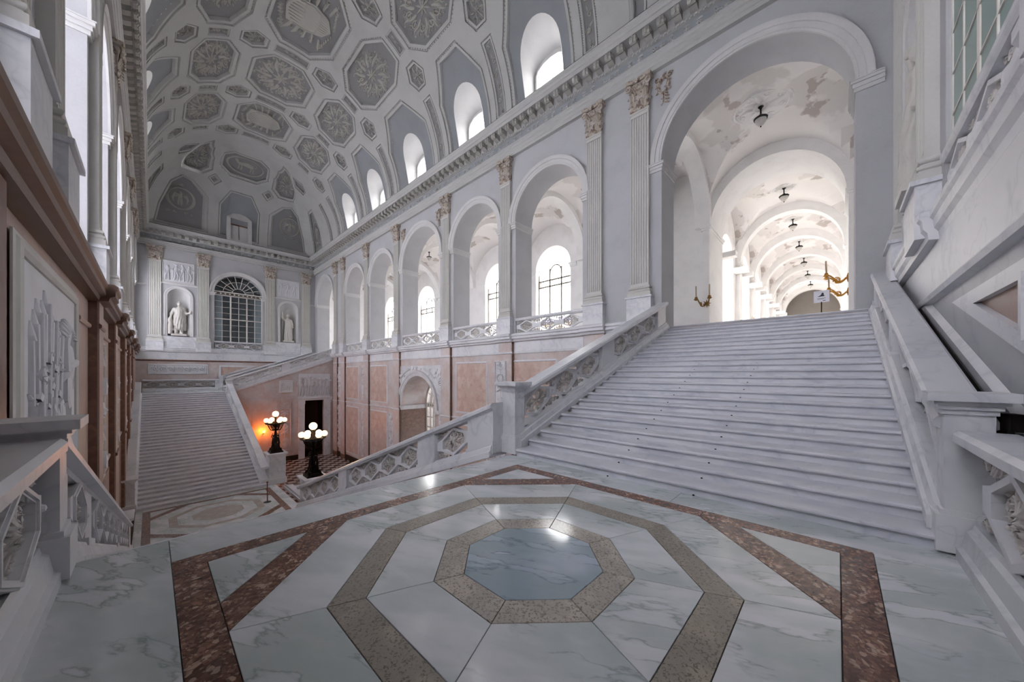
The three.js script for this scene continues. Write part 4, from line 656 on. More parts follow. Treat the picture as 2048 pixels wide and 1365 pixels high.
  mk('transom_panel', new GB().box(-0.66, 15.85, 0.1, 0.66, 16.3, 0.14), std({ color: 0x7a6a66, roughness: 0.8 }), bw); mk('transom_bar', new GB().box(-0.68, 15.74, 0.08, 0.68, 15.85, 0.22), M.rose, bw);
  // closing strip between cornice and vault foot
  mk('vault_foot', new GB().strip([[0.0, 14.16], [0.42, 14.2]], (u, v, t) => { const [sx, sz] = [[1, -1], [1, 1], [-1, 1], [-1, -1]][t % 4]; return [sx > 0 ? BW - u : BL + u, v, sz > 0 ? -AN - u : -AF + u]; }, [0, 1, 2, 3, 4]), M.rib, ceiling);
}

// ---------- pilasters ----------
const capGeo = (() => {
  const g = new GB(), W = 0.34, H = 1.16;                            // bell, two rows of acanthus, volutes and abacus
  g.loft(rect(-1, 0, 1, 1), (u, v, t) => [u * (W * 0.96 + 0.05 * t * t), t * H * 0.86, v * (0.17 + 0.06 * t * t)], range(7, (i) => i / 6));
  const lf = (x, y, l, w, out, side) => { const n = 6; for (let i = 0; i < n; i++) for (const s of [-1, 1]) { const P = (k, e) => { const ww = w * (1 - 0.55 * k) * (0.85 + 0.3 * sin(k * 9)) * e, z = 0.19 + out * k * k * k + (abs(e) ? 0 : 0.03), yy = y + l * (k < 0.85 ? k : 1.7 - k); return side ? [side * (W - 0.02 + z - 0.19 + 0.02), yy, 0.1 + ww * 0.5] : [x + ww, yy, z]; }; g.quad(P(i / n, 0), P(i / n, s), P((i + 1) / n, s), P((i + 1) / n, 0)); } };
  for (const x of [-0.27, -0.09, 0.09, 0.27]) lf(x, 0.02, 0.4, 0.095, 0.11); for (const x of [-0.18, 0, 0.18]) lf(x, 0.26, 0.5, 0.1, 0.15); for (const x of [-0.3, 0.3]) lf(x, 0.26, 0.5, 0.07, 0.15);
  for (const s of [-1, 1]) { lf(0, 0.02, 0.4, 0.12, 0.09, s); lf(0, 0.28, 0.48, 0.12, 0.12, s); }
  for (const s of [-1, 1]) { g.tube(range(22, (i) => { const k = i / 21, a = k * 3.6 * PI, r = 0.13 * (1 - 0.8 * k); return [s * (0.36 - r * cos(a) * 0.9), 0.86 + r * sin(a), 0.3 + 0.03 * k]; }), (k) => 0.034 - 0.012 * k, 5); g.tube([[s * 0.1, 0.6, 0.22], [s * 0.2, 0.8, 0.25], [s * 0.3, 0.96, 0.29], [s * 0.4, 0.99, 0.3]], 0.035, 5); g.tube(range(12, (i) => { const k = i / 11, a = k * 2.6 * PI, r = 0.075 * (1 - 0.7 * k); return [s * (0.1 - r * cos(a)), 0.88 + r * sin(a), 0.25]; }), 0.022, 4); }
  g.loft([[-0.46, 0.32], [-0.46, -0.02], [0.46, -0.02], [0.46, 0.32], [0.4, 0.36], [0.2, 0.29], [0, 0.27], [-0.2, 0.29], [-0.4, 0.36]].map(([u, v]) => [u, v]), (u, v, t) => [u * (1 + 0.02 * (t > 1.08)), t, v], [1.02, 1.07, 1.09, H]);
  g.ball([0, 1.08, 0.3], 0.075, 8, 5);
  return g.geo(0.6);
})();
const shaftGeo = (() => { const W = 0.34, P = 0.15, fl = [], n = 7, wf = 0.058, gp = (2 * W - 0.04) / n; for (let k = 0; k < n; k++) { const c = -W + 0.02 + gp * (k + 0.5); for (let i = 0; i <= 4; i++) { const a = i / 4 * PI; fl.push([c - wf / 2 * cos(a) * 1.15, P - 0.036 * sin(a)]); } } const out = [[-W, 0], [-W, P], ...fl, [W, P], [W, 0]]; const g = new GB().loft(out, (u, v, t) => [u, t, v], [4.86, 11.1]); g.loft([[-W, 0], [-W, P + 0.005], [W, P + 0.005], [W, 0]], (u, v, t) => [u, t, v], [11.1, 11.22]); g.loft([[-W, 0], [-W, P + 0.005], [W, P + 0.005], [W, 0]], (u, v, t) => [u, t, v], [4.78, 4.86]); g.box(-W - 0.02, 11.22, 0, W + 0.02, 11.3, P + 0.02); return g.geo(0.35); })();
const baseGeo = (() => { const g = new GB(); for (const [y0, y1, o] of [[4.36, 4.5, 0.1], [4.5, 4.53, 0.07], [4.6, 4.63, 0.05], [4.74, 4.78, 0.02]]) g.box(-0.34 - o, y0, 0, 0.34 + o, y1, 0.15 + o); const tor = (y, r, o) => g.loft(range(9, (i) => [cos(i / 8 * PI - PI / 2) * r, sin(i / 8 * PI - PI / 2) * r]), (u, v, t) => { const w = 0.34 + o + u, z = 0.15 + o + u; return [[-w, y + v, 0], [-w, y + v, z], [w, y + v, z], [w, y + v, 0]][t]; }, [0, 1, 2, 3]); tor(4.565, 0.04, 0.05); tor(4.685, 0.05, 0.02); g.box(-0.36, 4.63, 0, 0.36, 4.74, 0.17); return g.geo(0.4); })();
const pedGeo = new GB().box(-0.46, 3.5, -0.3, 0.46, 4.3, 0.26).box(-0.5, 4.3, -0.3, 0.5, 4.37, 0.31).geo();
function pilaster(pos, turn, label, group, sx = 1, y0) {
  const t = thing('pilaster', label, 'pilaster', group, pos, turn); t.userData.kind = 'structure';
  mk('pedestal', pedGeo, M.marble, t); mk('base', baseGeo, M.pilaster, t); mk('shaft', shaftGeo, M.pilaster, t);
  const c = mk('capital', capGeo, M.cap, t); c.position.y = 11.29; t.scale.x = sx;
  return t;
}
const ORD = ['first', 'second', 'third', 'fourth', 'fifth', 'sixth', 'seventh', 'eighth'];
[15.32, 13.41, 8.29, 3.11, -3.11, -8.29, -13.41, -15.32].forEach((x, i) => {
  pilaster([BW, 0, -(AC - x)], -PI / 2, 'fluted pilaster on the arcade wall, ' + ORD[i] + ' from the big stair arch', 'fluted pilasters of the arcade');
  pilaster([BL, 0, -(AC - x)], PI / 2, 'fluted pilaster on the dark left wall, ' + ORD[i] + ' from the near landing', 'fluted pilasters of the left wall');
});
ENDPIL.forEach((x, i) => { pilaster([BC + x, 0, -AF], 0, 'fluted pilaster on the far end wall, ' + ['beside the left corner', 'left of the tall window', 'right of the tall window', 'in the corner by the arcade'][i], 'fluted pilasters of the far wall', 1.15); pilaster([BC - x, 0, -AN], PI, 'fluted pilaster on the near end wall, ' + ['in the corner of the big arch', 'between statue niche and shuttered window', 'beyond the shuttered window', 'in the left corner'][i], 'fluted pilasters of the near wall', 1.15); });
// ---------- balustrades ----------
const HEX = (w = 0.43, h = 0.3, v = 0.12) => [[w, -v], [w, v], [0, h], [-w, v], [-w, -v], [0, -h]];
seed(31);
const carveHex = (lush) => {                                       // pierced scrollwork inside one hexagon
  const o = new Orn(), q = new Orn(), b = true, k = lush ? 1.7 : 1;
  q.spiral(0.2, 0.07, 0.075, 3.6, -1.25, 0.017, 0.03 * k, b, 12).spiral(0.1, 0.165, 0.055, 5.2, 1.2, 0.014, 0.028 * k, b, 10).spiral(0.31, 0.04, 0.05, 2.6, 1.2, 0.013, 0.028 * k, b, 10).leaf(0.08, 0.05, 0.7, 0.15, 0.022, 0.034 * k, 0.4, b).leaf(0.22, 0.02, 0.25, 0.16, 0.018, 0.03 * k, -0.5, b).leaf(0.02, 0.1, 1.5, 0.15, 0.02, 0.03 * k, -0.3, b).leaf(0.12, 0.01, 0.05, 0.16, 0.02, 0.034 * k, 0.15, b);
  if (lush) q.leaf(0.16, 0.1, 1.0, 0.13, 0.026, 0.05, -0.5, b).leaf(0.26, 0.08, 0.5, 0.11, 0.024, 0.05, 0.6, b).dome(0.3, 0.11, 0.026, 0.055, 7, b).dome(0.25, 0.14, 0.024, 0.05, 7, b).dome(0.05, 0.2, 0.024, 0.05, 7, b).leaf(0.33, 0.0, 0.9, 0.1, 0.02, 0.045, 0.3, b).leaf(0.06, 0.22, 1.2, 0.06, 0.02, 0.04, 0, b);
  q.sym(true, true); o.add(q, (p) => p).rosette(0, 0, lush ? 0.125 : 0.1, 0.04 * k, lush ? 10 : 8, b); if (lush) for (let i = 0; i < 6; i++) o.leaf(0.05 * cos(i), 0.05 * sin(i), i * 1.047 + 0.3, 0.09, 0.026, 0.085, 0.4, b);
  return o;
};
const carveGap = (hp, lush) => {                                   // scrolls in the spandrels between two hexagons; hp is half a bay
  const o = new Orn(), b = true, k = lush ? 1.6 : 1;
  for (const s of [-1, 1]) { o.spiral(s * 0.12, 0.235, 0.06, s > 0 ? 4.2 : -1, s * 1.25, 0.015, 0.028 * k, b, 11).spiral(s * 0.27, 0.255, 0.038, s > 0 ? 3 : 0, -s * 1.2, 0.012, 0.026 * k, b, 10).leaf(s * 0.03, 0.16, PI / 2 - s * 0.35, 0.15, 0.02, 0.03 * k, s * 0.2, b).leaf(s * 0.2, 0.21, s > 0 ? 0.3 : PI - 0.3, 0.13, 0.015, 0.026 * k, s * 0.3, b); }
  o.palmette(0, 0.17, 0.12, 0.03 * k, PI / 2, 5, b); return o.sym(false, true);
};
const panelCache = {};
function hexPanel(pitch, m, lush, fat) {                            // one bay: hexagon centred at 0, boss and spandrels at its right edge
  const id = [pitch.toFixed(3), m, lush, fat].join(); if (panelCache[id]) return panelCache[id];
  const w = min(0.43, pitch / 2 - 0.09), f = new GB(), sh = (u, v, d) => [u, v + m * u, d], z = fat ?? 0.055, hp = pitch / 2, k = w / 0.43;
  f.slab(HEX(w), [inset(HEX(w), 0.05).reverse()], sh, z, -z); f.slab(inset(HEX(w), 0.012), [inset(HEX(w), 0.036).reverse()], sh, z + 0.014, z);
  for (const s of [-1, 1]) f.slab([[s * w * 0.97, -0.13], [s * hp, -0.09], [s * hp, 0.09], [s * w * 0.97, 0.13]], [], sh, z * 0.95, -z * 0.95);
  for (const s of [-1, 1]) f.slab(rect(s * hp - 0.012, -0.3, s * hp + 0.012, 0.3), [], sh, 0.02, -0.02);
  const d = new Orn().dome(hp, 0, 0.03, 0.025, 8); f.add(d.gb((x, y, q) => sh(x, y, z * 0.95 + q)));
  const o = new Orn().add(carveHex(lush), (p) => [p[0] * k, p[1], p[2]]).add(carveGap(hp, lush), (p) => [p[0] * k + hp, p[1], p[2]]);
  return panelCache[id] = { frame: f.geo(0.3), carving: o.gb((x, y, q) => sh(x, y, q)).geo(0.9) };
}
function newel(t, x0, x1, yb, h, zh, name = 'newel', zc = 0) {
  const g = new GB(), o = 0.05;
  g.box(x0 - o, yb, zc - zh - o, x1 + o, yb + 0.3, zc + zh + o).box(x0 - 0.02, yb + 0.3, zc - zh - 0.02, x1 + 0.02, yb + 0.34, zc + zh + 0.02).box(x0, yb + 0.34, zc - zh, x1, yb + h - 0.18, zc + zh);
  for (const [a, b, e] of [[0.18, 0.14, 0.015], [0.14, 0.1, 0.035], [0.1, 0.07, 0.06], [0.07, 0, 0.1]]) g.box(x0 - e, yb + h - a, zc - zh - e, x1 + e, yb + h - b, zc + zh + e);
  return mk(name, g, M.marble, t);
}
function balustrade(o) {
  const { label, pos, turn = 0, m = 0, L, y0 = 0, pl = 0.26, ph = 0.6, zh = 0.13, rw = 0.19, lush, segs, group, x0 = 0, mat = M.marble, carve = M.carve } = o;
  const t = thing('balustrade', label, 'balustrade', group ?? 'carved marble balustrades', pos, turn), sh = (x, y, z) => [x, y0 + y + m * x, z], yt = pl + ph;
  mk('plinth', new GB().loft([[-zh - 0.1, -0.05], [zh + 0.1, -0.05], [zh + 0.1, pl * 0.3], [zh + 0.07, pl * 0.36], [zh + 0.05, pl * 0.78], [zh + 0.02, pl * 0.86], [zh + 0.01, pl], [-zh - 0.01, pl], [-zh - 0.02, pl * 0.86], [-zh - 0.05, pl * 0.78], [-zh - 0.07, pl * 0.36], [-zh - 0.1, pl * 0.3]], (u, v, x) => sh(x, v, u), [x0, L]), mat, t);
  mk('rail', new GB().loft([[-zh, 0], [zh, 0], [zh + 0.02, 0.03], [rw, 0.05], [rw, 0.11], [rw - 0.03, 0.14], [-rw + 0.03, 0.14], [-rw, 0.11], [-rw, 0.05], [-zh - 0.02, 0.03]], (u, v, x) => sh(x, yt + v, u), [x0, L]), mat, t);
  for (const [kind, a, b, n] of segs) {
    if (kind === 'pier') mk('pier', new GB().loft(rect(-zh, 0, zh, 1), (u, v, x) => sh(x, v ? yt : pl * 0.8, u), [a, b]).loft(rect(-zh - 0.03, 0, zh + 0.03, 1), (u, v, x) => sh(x, v ? pl + 0.05 : 0, u), [a - 0.02, b + 0.02]), mat, t);
    if (kind === 'newel') newel(t, a, b, y0 + m * (a + b) / 2 + (n?.y ?? 0), n?.h ?? 1.2, n?.zh ?? zh + 0.04, 'newel');
    if (kind === 'hex') { const p = (b - a) / n, G = hexPanel(p, m, lush, o.fat); for (let i = 0; i < n; i++) { const x = a + p * (i + 0.5), q = mk('panel', G.frame, mat, t); q.position.set(...sh(x, pl + ph / 2, 0)); mk('carving', G.carving, carve, q); } }
  }
  return t;
}
const PS = 0.372, FS = 0.3514;
balustrade({ label: 'carved balustrade climbing the left side of the broad flight', pos: [4.6, 0, -4.46], m: PS, y0: 0.16, pl: 0.2, x0: 0.1, L: 7.85, segs: [['newel', 0, 0.26, { h: 1.32, y: -0.18 }], ['hex', 0.3, 3.3, 3], ['pier', 3.3, 3.95], ['hex', 3.95, 7.05, 3], ['pier', 7.05, 7.75]] });
balustrade({ label: 'carved balustrade climbing the right side of the broad flight by the grey wall', pos: [4.6, 0, 0.78], m: PS, y0: 0.16, pl: 0.2, x0: 0.1, L: 7.85, zh: 0.11, rw: 0.17, segs: [['newel', -0.02, 0.26, { h: 1.32, y: -0.18, zh: 0.13 }], ['hex', 0.3, 3.9, 3], ['pier', 3.95, 4.45], ['hex', 4.45, 7.35, 3], ['pier', 7.35, 7.85]] });
balustrade({ label: 'level balustrade with fruit carving at the lower right of the near landing', pos: [-0.8, 0, 0.85], L: 5.3, lush: true, zh: 0.05, fat: 0.09, rw: 0.17, pl: 0.3, segs: [['hex', 0.2, 4.95, 4], ['pier', 0, 0.2]] });
balustrade({ label: 'level balustrade with leaf carving at the lower left of the near landing', pos: [-0.58, 0, 0.85], turn: PI / 2, L: 4.85, lush: true, zh: 0.04, fat: 0.08, rw: 0.17, pl: 0.3, segs: [['hex', 0.15, 4.7, 4]] });
balustrade({ label: 'balustrade stepping down beside the dark left wall', pos: [-0.58, 0, -4.1], turn: PI / 2, m: -FS, y0: 0.06, L: 13.2, lush: true, zh: 0.06, fat: 0.08, rw: 0.16, segs: [['newel', -0.06, 0.22, { h: 1.14, y: 0, zh: 0.13 }], ['pier', 0.5, 0.95], ['hex', 0.95, 2.1, 1], ['pier', 2.15, 2.75], ['hex', 2.75, 7.1, 4], ['pier', 7.1, 7.7], ['hex', 7.7, 12.0, 4], ['newel', 12.3, 13.2, { h: 1.5, y: -0.2 }]] });
balustrade({ label: 'long balustrade of carved hexagons descending to the nearer lamp', pos: [4.47, 0, -4.6], turn: PI / 2, m: -FS, y0: 0.02, pl: 0.2, L: 12.2, segs: [['pier', 0.0, 0.74], ['hex', 0.74, 1.9, 1], ['pier', 1.9, 2.6], ['hex', 2.6, 6.9, 4], ['pier', 6.9, 7.6], ['hex', 7.6, 12.0, 4]] });
balustrade({ label: 'balustrade on the right of the far flight ending below the farther lamp', pos: [4.47, YL, -23.6], turn: PI / 2, m: FS, y0: 0.12, pl: 0.2, L: 13.4, segs: [['hex', 1.2, 5.5, 4], ['pier', 5.5, 6.2], ['hex', 6.2, 10.5, 4], ['pier', 10.5, 11.2], ['hex', 11.2, 12.3, 1], ['newel', 12.75, 13.3, { h: 1.3, y: -0.1 }]] });
balustrade({ label: 'balustrade on the left of the far flight against the wall', pos: [-0.68, YL, -23.6], turn: PI / 2, m: FS, y0: 0.12, pl: 0.2, L: 13.4, segs: [['newel', -0.3, 0.5, { h: 1.5, y: -0.1 }], ['hex', 0.8, 5.2, 4], ['pier', 5.2, 5.9], ['hex', 5.9, 10.2, 4], ['pier', 10.2, 13.3]] });
balustrade({ label: 'balustrade climbing above the dark doorway at the far end', pos: [4.6, 0, -36.86], m: PS, y0: 0.16, pl: 0.2, x0: 0.05, L: 7.85, segs: [['newel', -0.25, 0.1, { h: 1.32, y: -0.18 }], ['hex', 0.2, 3.6, 3], ['pier', 3.6, 4.25], ['hex', 4.25, 7.55, 3], ['pier', 7.55, 7.85]] });
balustrade({ label: 'level pierced balustrade below the frieze on the far landing', pos: [-0.5, 0, -42.1], L: 4.9, segs: [['hex', 0.05, 4.6, 4], ['pier', 4.6, 4.9]] });
balustrade({ label: 'wall-side balustrade of the far upper flight', pos: [4.6, 0, -42.1], m: PS, y0: 0.16, pl: 0.2, L: 7.6, segs: [['newel', -0.2, 0.1, { h: 1.3, y: -0.18 }], ['hex', 0.2, 3.6, 3], ['pier', 3.6, 4.2], ['hex', 4.2, 7.4, 3]] });
ARCH.slice(0, 5).forEach(([x, hw], i) => {
  const n = i ? 3 : 4, h = hw + 0.02; balustrade({ label: 'pierced parapet in the gallery arch, ' + ['widest middle bay', 'second bay from the big arch', 'bay beyond the middle one', 'bay nearest the big arch', 'farthest bay'][i], group: 'parapets of the gallery arches', pos: [BW + 0.12, 3.42, -(AC - x) + h], turn: PI / 2, L: 2 * h, pl: 0.13, ph: 0.6, zh: 0.1, rw: 0.14, segs: [['hex', 0.02, 2 * h - 0.02, n]] });
});
for (const near of [0, 1]) balustrade({ label: near ? 'pierced sill parapet below the shuttered window on the right' : 'pierced sill parapet below the far arched window', pos: near ? [BC - 0.08 - 1.86, 3.82, -AN + 0.05] : [BC + 0.08 - 1.86, 3.82, -AF - 0.05], L: 3.72, pl: 0.02, ph: 0.6, zh: 0.07, rw: 0.1, segs: [['hex', 0.1, 3.62, 3]], group: 'window parapets' });
// wall coping with its dark cable channel behind the right balustrade
{ const t = thing('wall_coping', 'sloping white coping strip with dark channel on the right wall', 'coping');
  mk('coping', new GB().loft([[0.0, 0.92], [0.06, 0.92], [0.06, 1.02], [0.0, 1.08]], (u, v, x) => [4.75 + x, v + 0.1 + PS * x, -AN - 0.0 - u - 0.0], [0, 5.6]), M.marble, t);
  mk('channel', new GB().loft([[0.0, 0.8], [0.12, 0.8], [0.12, 0.93], [0, 0.93]], (u, v, x) => [4.75 + x, v + 0.05 + PS * x, -AN - 0.06 - u], [0, 4.6]), M.dark, t); }
{ const t = thing('spotlight', 'small black floodlight behind the right newel post', 'light fixture', null, [4.72, 1.02, 1.02], 0.3);
  mk('housing', new GB().box(-0.06, 0.02, -0.05, 0.06, 0.16, 0.03), M.dark, t); mk('lens', new GB().box(-0.045, 0.035, 0.03, 0.045, 0.145, 0.035), M.room, t); mk('bracket', new GB().box(-0.01, -0.1, -0.03, 0.01, 0.02, 0.0), M.iron, t); }

// ---------- wall under the far flight, with doorway ----------
{
  const w = struct('wall_far_flight', 'pink panelled wall with dark doorway below the far upper flight', [0, 0, -36.7], 0); w.userData.category = 'wall';
  mk('wall', new GB().slab([[4.62, YF], [12.65, YF], [12.65, 3.1], [4.62, 0.12]], [rect(10.03, YF + 0.01, 11.72, -1.05).reverse()], wallMap, 0, 0.35), M.pink, w);
  mk('door_jamb', new GB().box(9.5, YF, 0, 10.03, -1.35, 0.12).box(11.72, YF, 0, 12.3, -1.35, 0.12), M.marble, w);
  mk('lintel', new GB().loft([[0, -1.05], [0.16, -1.05], [0.18, -0.9], [0.24, -0.86], [0.24, -0.78], [0, -0.78]], (u, v, x) => [x, v, u], [9.4, 12.45]), M.marble, w); mk('jamb_cap', new GB().box(9.46, -1.36, 0, 10.06, -1.05, 0.15).box(11.69, -1.36, 0, 12.35, -1.05, 0.15), M.marble, w);
  mk('band', new GB().box(4.6, -1.2, 0, 9.4, -0.8, 0.05), M.pink, w); mk('base', new GB().box(4.6, YF, 0, 9.5, YF + 0.42, 0.08), M.black, w);
  mk('stringer', new GB().loft([[0, 0], [0.1, 0], [0.1, 0.16], [0.04, 0.22], [0, 0.22]], (u, v, x) => [x, v - 0.1 + PS * (x - 4.6), u], [4.6, 12.5]), M.marble, w);
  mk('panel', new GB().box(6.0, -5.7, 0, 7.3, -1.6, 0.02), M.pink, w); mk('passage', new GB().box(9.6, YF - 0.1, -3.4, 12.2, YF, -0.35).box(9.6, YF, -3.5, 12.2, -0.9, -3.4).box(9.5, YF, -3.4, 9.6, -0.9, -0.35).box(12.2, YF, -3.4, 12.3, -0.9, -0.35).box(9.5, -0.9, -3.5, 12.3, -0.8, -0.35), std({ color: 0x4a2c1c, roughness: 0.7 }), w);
}
{ // glazed screen of the lower arcade door
  const d = struct('door_1', 'white glazed arched screen deep in the lower doorway', [BW + 2.1, 0, -(AC + 0.35)], -PI / 2), z = 0, bar = (x0, y0, x1, y1, q = 0.04) => mk('muntin', new GB().box(x0, y0, z - q, x1, y1, z + q), M.sash, d);
  mk('door_frame', archBand(0, 2.05, -0.85, YF, [[0, -0.06], [0, 0.06], [0.15, 0.06], [0.15, -0.06]]), M.sash, d, 0.4);
  const xs = [-2.05, -1.45, -0.72, 0, 0.72, 1.45, 2.05]; for (const [i, x] of xs.entries()) bar(x - (i % 3 ? 0.03 : 0.07), YF, x + (i % 3 ? 0.03 : 0.07), -1.05);
  for (let j = 0; j <= 7; j++) bar(-2.05, mix(YF + 0.05, -1.05, j / 7) - 0.025, 2.05, mix(YF + 0.05, -1.05, j / 7) + 0.025);
  mk('fanlight_bar', new GB().box(-2.05, -1.05, -0.05, 2.05, -0.75, 0.05), M.sash, d); { const o = new Orn(); for (let k = -6; k <= 6; k++) o.rosette(k * 0.3, -0.9, 0.1, 0.03, 6); mk('fanlight_carving', o.gb((x, y, q) => [x, y, 0.05 + q]), M.ironSash, d); }
  for (let k = 1; k < 8; k++) { const a = k / 8 * PI; mk('fan_bar', new GB().tube([[0.6 * cos(a), -0.75 + 0.6 * sin(a), 0], [2.05 * cos(a), -0.75 + 2.0 * sin(a), 0]], 0.028, 5), M.sash, d); }
  for (const r of [0.6, 1.35]) mk('fan_arc', new GB().tube(range(21, (i) => [r * cos(i / 20 * PI), -0.75 + r * sin(i / 20 * PI), 0]), 0.028, 5), M.sash, d);
  for (let i = 0; i < 6; i++) for (let j = 0; j < 7; j++) mk('pane', new GB().box(xs[i] + 0.03, mix(YF + 0.05, -1.05, j / 7) + 0.03, -0.004, xs[i + 1] - 0.03, mix(YF + 0.05, -1.05, (j + 1) / 7) - 0.03, 0.004), M.glass, d);
  mk('fan_pane', new GB().slab([[2.03, -0.78], ...range(21, (i) => [2.03 * cos(i / 20 * PI), -0.78 + 1.95 * sin(i / 20 * PI)])], [], (u, v, q) => [u, v, q], 0, 0.004), M.glass, d);
  mk('passage', new GB().box(-2.6, YF - 0.1, -4, 2.6, YF, -0.3).box(-2.6, YF, -4.1, 2.6, 1.6, -4).box(-2.7, YF, -4, -2.6, 1.6, -0.3).box(-2.7, 1.5, -4.1, 2.7, 1.6, -0.3), std({ map: tPlaster, color: 0x8d8a88, roughness: 0.8 }), d);
}
// ---------- carved reliefs ----------
function relief(label, pos, turn, w, h, orn, o = {}) {
  const t = thing('relief', label, 'relief', o.group, pos, turn);
  if (!o.bare) mk('ground', new GB().box(-w / 2, -h / 2, -0.008, w / 2, h / 2, 0.012), o.ground ?? M.relief, t);
  if (o.frame !== 0) mk('frame', frame(-w / 2 + 0.02, -h / 2 + 0.02, w / 2 - 0.02, h / 2 - 0.02, o.frame ?? 0.09, 0.06), o.fm ?? M.marble, t, 0.3);
  mk('carving', orn.gb((x, y, z) => [x, y, z + 0.01]), o.mat ?? M.relief, t, 0.9);
  return t;
}
seed(41);
const crowd = (w, h, n, z, sd) => { seed(sd); const o = new Orn(); for (let k = 0; k < n; k++) figure(o, mix(-w / 2, w / 2, (k + 0.5) / n) + (rnd() - 0.5) * 0.1, -h / 2 + 0.04, h * (0.78 + 0.18 * rnd()), z, floor(rnd() * 6)); for (let k = 0; k < n * 3; k++) o.leaf((rnd() - 0.5) * w * 0.9, (rnd() - 0.5) * h * 0.9, rnd() * 6.3, 0.2 + 0.2 * rnd(), 0.04, z * 0.5, rnd() - 0.5); return o; };
const trophy = (w, h, sd) => { seed(sd); const o = new Orn(), n = max(3, floor(h / 0.55)); o.stroke([[0, -h / 2], [0, 0], [0, h / 2]], 0.03, 0.03, 1); for (let k = 0; k < n; k++) { const y = -h / 2 + h * (k + 0.5) / n, s = k % 2 ? 1 : -1; if (k % 3 === 0) o.dome(0, y, min(w * 0.34, 0.2), 0.1, 10).ring(0, y, min(w * 0.36, 0.22), min(w * 0.36, 0.22), 0.03, 0.08, 14); else if (k % 3 === 1) { o.palmette(0, y - 0.12, min(0.34, w * 0.5), 0.06); o.spiral(s * w * 0.2, y + 0.1, w * 0.13, 1, s * 1.2, 0.025, 0.06); } else { o.stroke([[-w * 0.32, y - 0.1], [0, y + 0.05], [w * 0.3, y + 0.2]], 0.06, 0.08, 0.4); o.stroke([[w * 0.32, y - 0.1], [0, y + 0.08], [-w * 0.3, y + 0.2]], 0.05, 0.07, 0.4); o.dome(0, y + 0.02, 0.08, 0.1, 8); } for (let q = 0; q < 5; q++) o.leaf((rnd() - 0.5) * w * 0.7, y + (rnd() - 0.5) * 0.4, rnd() * 6.3, 0.22, 0.045, 0.05, rnd() - 0.5); } return o; };
// arcade wall: white trophy strips and spandrels round the lower door
const onArcade = (a, y, z = 0.02) => [BW - z, y, -a];
for (const [a, w, y, h, l, i] of [[12.66, 0.75, 0.68, 2.9, 'tall white trophy relief beside the big stair newel', 0], [29.57, 0.9, 0.68, 2.9, 'slim white trophy relief between two peach panels, upper row', 1], [35.6, 2.3, 0.68, 2.9, 'broad white relief in the corner by the dark doorway, upper row', 2], [12.66, 0.75, -3.6, 4.1, 'white trophy relief low on the wall right of the arched door', 3], [29.57, 0.9, -3.6, 4.1, 'slim white trophy relief between two peach panels, lower row', 4], [35.4, 2.0, -3.6, 4.1, 'broad white trophy relief in the corner by the dark doorway, lower row', 5], [24.75, 0.75, -3.6, 4.1, 'white ornament strip left of the arched door', 6]]) relief(l, onArcade(a, y, a > 12 && a < 13 ? 0.17 : 0.02), -PI / 2, w, h, trophy(w, h, 50 + i), { frame: 0.05, group: 'white marble reliefs of the arcade wall', mat: M.marble, ground: M.marble });
{ // winged figures and foliage round the arch, cut to the curve of the archivolt
  seed(61); const o = new Orn(), free = (x, y) => hypot(x, max(0, y)) > 2.62;
  for (const s of [-1, 1]) { o.stroke([[s * 3.05, -0.2], [s * 2.75, 1.1], [s * 2.2, 2.0]], 0.22, 0.1, 0.6); o.dome(s * 2.15, 2.2, 0.16, 0.12, 8); o.stroke([[s * 2.3, 1.9], [s * 1.6, 2.45], [s * 0.9, 2.7]], 0.09, 0.09, 0.7); for (let k = 0; k < 6; k++) o.stroke([[s * 2.6, 1.9 - k * 0.1], [s * (3.0 + 0.05 * k), 2.3 - k * 0.2], [s * (3.25 - 0.05 * k), 2.4 - k * 0.36]], 0.09, 0.08, 0.25); for (let k = 0; k < 6; k++) o.stroke([[s * (2.7 + 0.08 * k), 0.9], [s * (2.75 + 0.09 * k), 0.2], [s * (2.7 + 0.11 * k), -0.6]], 0.05, 0.08, 0.5); }
  for (let k = 0; k < 260; k++) { const x = (rnd() - 0.5) * 6.6, y = -0.9 + rnd() * 3.7; if (!free(x, y) || abs(x) > 3.25 || y > 2.75) continue; const a = rnd() * 6.3, l = 0.2 + rnd() * 0.25; if (free(x + l * cos(a), y + l * sin(a))) o.leaf(x, y, a, l, 0.05, 0.06, (rnd() - 0.5) * 1.5); if (k % 6 === 0) o.spiral(x, y, 0.12, a, 1.2, 0.03, 0.05); }
  o.rosette(0, 2.72, 0.14, 0.08);
  const t = relief('carved winged figures and foliage round the arched lower door', [BW - 0.035, -0.85, -(AC + 0.35)], -PI / 2, 6.7, 3.7, o, { bare: true, frame: 0, mat: M.marble });
  mk('ground', new GB().slab([[3.4, -0.9], [3.4, 2.9], [-3.4, 2.9], [-3.4, -0.9], [-2.6, -0.9], ...range(25, (i) => [-2.6 * cos(i / 24 * PI), 2.6 * sin(i / 24 * PI)]), [2.6, -0.9]], [], wallMap, -0.012, 0.02), M.marble, t);
}
